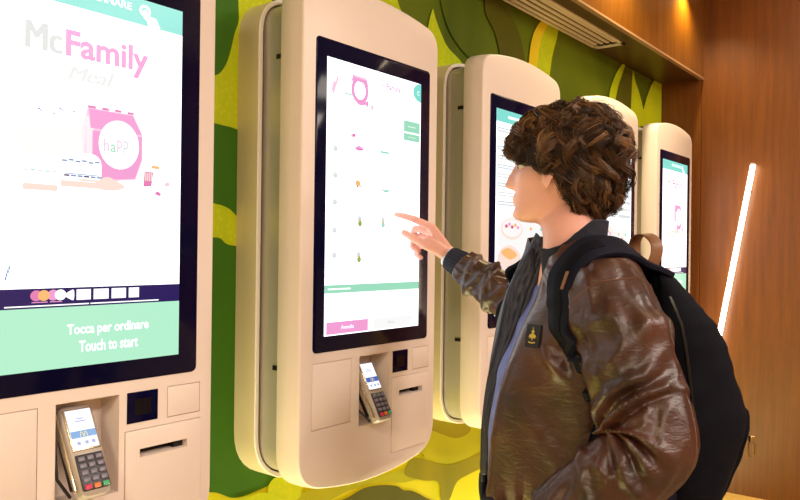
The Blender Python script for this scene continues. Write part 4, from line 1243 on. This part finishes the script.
main = b.build('main_compartment', M_nyl, bp, 180)
b = MB(); rings = []
for i in range(24):
    t = i/23; z = .985+.205*t
    yf = interp([(k, y) for k, y, w in BK], z); bul = .018*sin(pi*t)**.5
    rg = []
    for j in range(48):
        a = 2*pi*j/48
        rg.append(V((.112*math.copysign(abs(cos(a))**.5, cos(a))*(.9+.1*sin(pi*t)), yf+.012+(-.012-bul)*max(0, sin(a))**.5*(1)+.012*min(0, sin(a)), z)))
    rings.append(rg)
b.loft(rings, True, True, True); fp = b.build('front_pocket', M_nyl, bp, 60)
# zips round the top and the pocket
def pack_side(z, sx, ang):
    yf = interp([(k, y) for k, y, w in BK], z); hw = interp([(k, w) for k, y, w in BK], z); cy = (yf-.152)/2; hy = (-.152-yf)/2
    return V((sx*(hw*abs(cos(ang))**.55+.003), cy+hy*math.copysign(abs(sin(ang))**.75, sin(ang)), z))
b = MB(); pth = [pack_side(z, -1, .35) for z in [1.10+.33*i/14 for i in range(15)]]+[pack_side(z, 1, .35) for z in [1.43-.33*i/14 for i in range(15)]]
b.tube(pth, .0035, 6, round_ends=True); b.build('zip', M_black, bp)
# zipper pull hanging at the edge of the pocket
zp = Lc(741, 441, 1.42)
zp = V((-.118, interp([(k, y) for k, y, w in BK], 1.13)-.006, 1.128))
b = MB(); rg_ = [V((0, .007*cos(a), -.018+.018*sin(a))) for a in [2*pi*k/20 for k in range(21)]]
b.tube([zp+q for q in rg_], .0018, 8, caps=False); b.rbox(tuple(zp+V((-.004, -.005, -.004))), tuple(zp+V((.004, .006, .008))), .0015)
b.build('zipper_pull', M_mtl, bp)
# near shoulder strap, following the jacket
spx = [(640, 262), (626, 252), (611, 249), (596, 250), (582, 257), (571, 269), (564, 286), (562, 304), (562.5, 324), (566, 346), (574, 368)]
pp, nn = [], []
for q in spx:
    l, n = hit(*q)
    if l is None: continue
    pp.append(l); nn.append(n)
start = V((-.085, -.165, 1.455))
# strap path in his own frame: over the shoulder, down the chest, back under the arm
def on_jacket(p, off=.006):
    loc, n, i, d = JB.find_nearest(V(p))
    o = V((0, 0, p[2] if p[2] < 1.36 else 1.36)); 
    if n.dot(loc-V((0, -.01, min(loc.z, 1.36)))) < 0: n = -n
    return loc+n*off, n
def strap(sx, label=None):
    if sx < 0: raw = STRAP
    else: raw = [V((-p.x, p.y, p.z)) for p in STRAP]
    pts = curve(raw, 44); P, N = [], []
    for i, p in enumerate(pts):
        q, n = on_jacket(p, .0075)
        t = i/43
        if t < .14:
            w = sstep(0, .14, t); q = p.lerp(q, w)
            n = (V((0, -.25, 1))*(1-w)+n*w)
        P.append(q); N.append(n.normalized())
    for _ in range(6):
        P = [P[0]]+[(P[i-1]+P[i]*2+P[i+1])/4 for i in range(1, len(P)-1)]+[P[-1]]
        N = [N[0]]+[(N[i-1]+N[i]*2+N[i+1]).normalized() for i in range(1, len(N)-1)]+[N[-1]]
    wd_ = [interp([(0, .056), (.40, .064), (.6, .074), (.85, .066), (1, .046)], i/43) for i in range(44)]
    b = MB(); ribbon(b, P, N, wd_, .013)
    o = b.build('shoulder_strap', M_nyl2, bp, 50)
    # stitched webbing along the strap, buckle and tail
    b = MB(); ribbon(b, [p+n*.0068 for p, n in zip(P[16:], N[16:])], N[16:], .024, .0022); b.build('strap_webbing', M_nyl, o, 50)
    b = MB(); c, n = P[27], N[27]; T = (P[28]-P[26]).normalized(); S = T.cross(n)
    ribbon(b, [c-T*.018-S*(.016*sx)*-1+n*.008, c+T*.018-S*(.016*sx)*-1+n*.008], [n, n], .007, .003); b.build('strap_tab', M_tan, o, 50)
    b = MB(); c, n = P[-1], N[-1]; T = (P[-1]-P[-3]).normalized()
    ribbon(b, [c-T*.014+n*.002, c+T*.016+n*.002], [n, n], .038, .012); b.build('buckle', M_black, o, 50)
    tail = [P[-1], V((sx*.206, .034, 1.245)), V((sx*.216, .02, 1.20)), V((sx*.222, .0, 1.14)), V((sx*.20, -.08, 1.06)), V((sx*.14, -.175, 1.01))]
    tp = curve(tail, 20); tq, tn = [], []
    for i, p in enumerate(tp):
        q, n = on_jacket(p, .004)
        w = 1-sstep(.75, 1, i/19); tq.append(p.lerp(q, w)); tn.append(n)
    b = MB(); ribbon(b, tq, tn, .046, .004); b.build('strap_tail', M_nyl2, o, 50)  # strap tail made wide so its dark webbing stands in for under-arm shade
    return o
STRAP = [V((-.080, -.185, 1.455)), V((-.086, -.150, 1.488)), V((-.098, -.095, 1.500)), V((-.112, -.052, 1.508)), V((-.122, -.015, 1.505)), V((-.136, .020, 1.486)), V((-.142, .052, 1.452)), V((-.154, .070, 1.412)), V((-.160, .076, 1.375)), V((-.168, .074, 1.335)), V((-.182, .062, 1.300))]
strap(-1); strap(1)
# carry loop
hl = curve([Lc(652, 266, 1.50), Lc(656.5, 254, 1.50), Lc(656, 243, 1.505), Lc(648, 235, 1.53), Lc(638, 236.5, 1.57), Lc(634.5, 246, 1.59), Lc(636, 264, 1.59)], 40)
cen = sum(hl, V())/len(hl)
b = MB(); ribbon(b, hl, [(p-cen).normalized() for p in hl], .026, .004); ho = b.build('carry_loop', M_tan, bp, 50); ho['label'] = 'brown leather carry loop'
# ------------------------------------------------------------------ light
wd = bpy.data.worlds.new('room_air'); scene.world = wd; wd.use_nodes = True
wd.node_tree.nodes['Background'].inputs[0].default_value = (1, .86, .7, 1)
wd.node_tree.nodes['Background'].inputs[1].default_value = .03
def area(name, loc, target, size, power, col, size_y=None):
    l = bpy.data.lights.new(name, 'AREA'); l.energy = power; l.color = col; l.size = size
    if size_y: l.shape = 'RECTANGLE'; l.size_y = size_y
    o = bpy.data.objects.new(name, l); COL.objects.link(o); o.location = loc
    o.rotation_euler = (V(target)-V(loc)).to_track_quat('-Z', 'Y').to_euler(); return o
def spot(name, loc, target, power, col, angle, blend=.6, rad=.03):
    l = bpy.data.lights.new(name, 'SPOT'); l.energy = power; l.color = col; l.spot_size = radians(angle); l.spot_blend = blend; l.shadow_soft_size = rad
    o = bpy.data.objects.new(name, l); COL.objects.link(o); o.location = loc
    o.rotation_euler = (V(target)-V(loc)).to_track_quat('-Z', 'Y').to_euler(); return o
WARM = (1, .865, .755)
for x, y, p in ((-.6, -1.6, 56), (1.2, -1.5, 56), (2.5, -2.3, 60), (2.4, -.8, 34)):
    area('ceiling_area_light', (x, y, ZC-.02), (x, y+.35, 0), .7, p, WARM)
area('ceiling_area_light', (-1.5, -.2, ZC-.02), (-1.2, .2, 0), .7, 84, (1, .86, .58))  # added yellow light, stands in for mural bounce on the kiosk sides
# warm washers in the ceiling right in front of the bulkhead
spot('bulkhead_downlight', (4.06, 1.215, ZC-.03), (4.06, 1.25, 2.3), 36, (1, .80, .42), 130, 1, .02)
spot('bulkhead_downlight', (3.12, 1.215, ZC-.03), (3.12, 1.25, 2.3), 80, (1, .80, .42), 130, 1, .02)
# added unseen yellow uplight near the floor, brightening mural and kiosk undersides
area('floor_fill_light', (1.6, 1.40, .03), (1.6, 1.50, 1.0), 4.6, 38, (1, .93, .54), .05)
# area light at the ceiling, aimed down at the end wall
area('end_wall_area_light', (3.5, .5, ZC-.02), (4.4, .5, .6), .5, 14, (1, .78, .52))
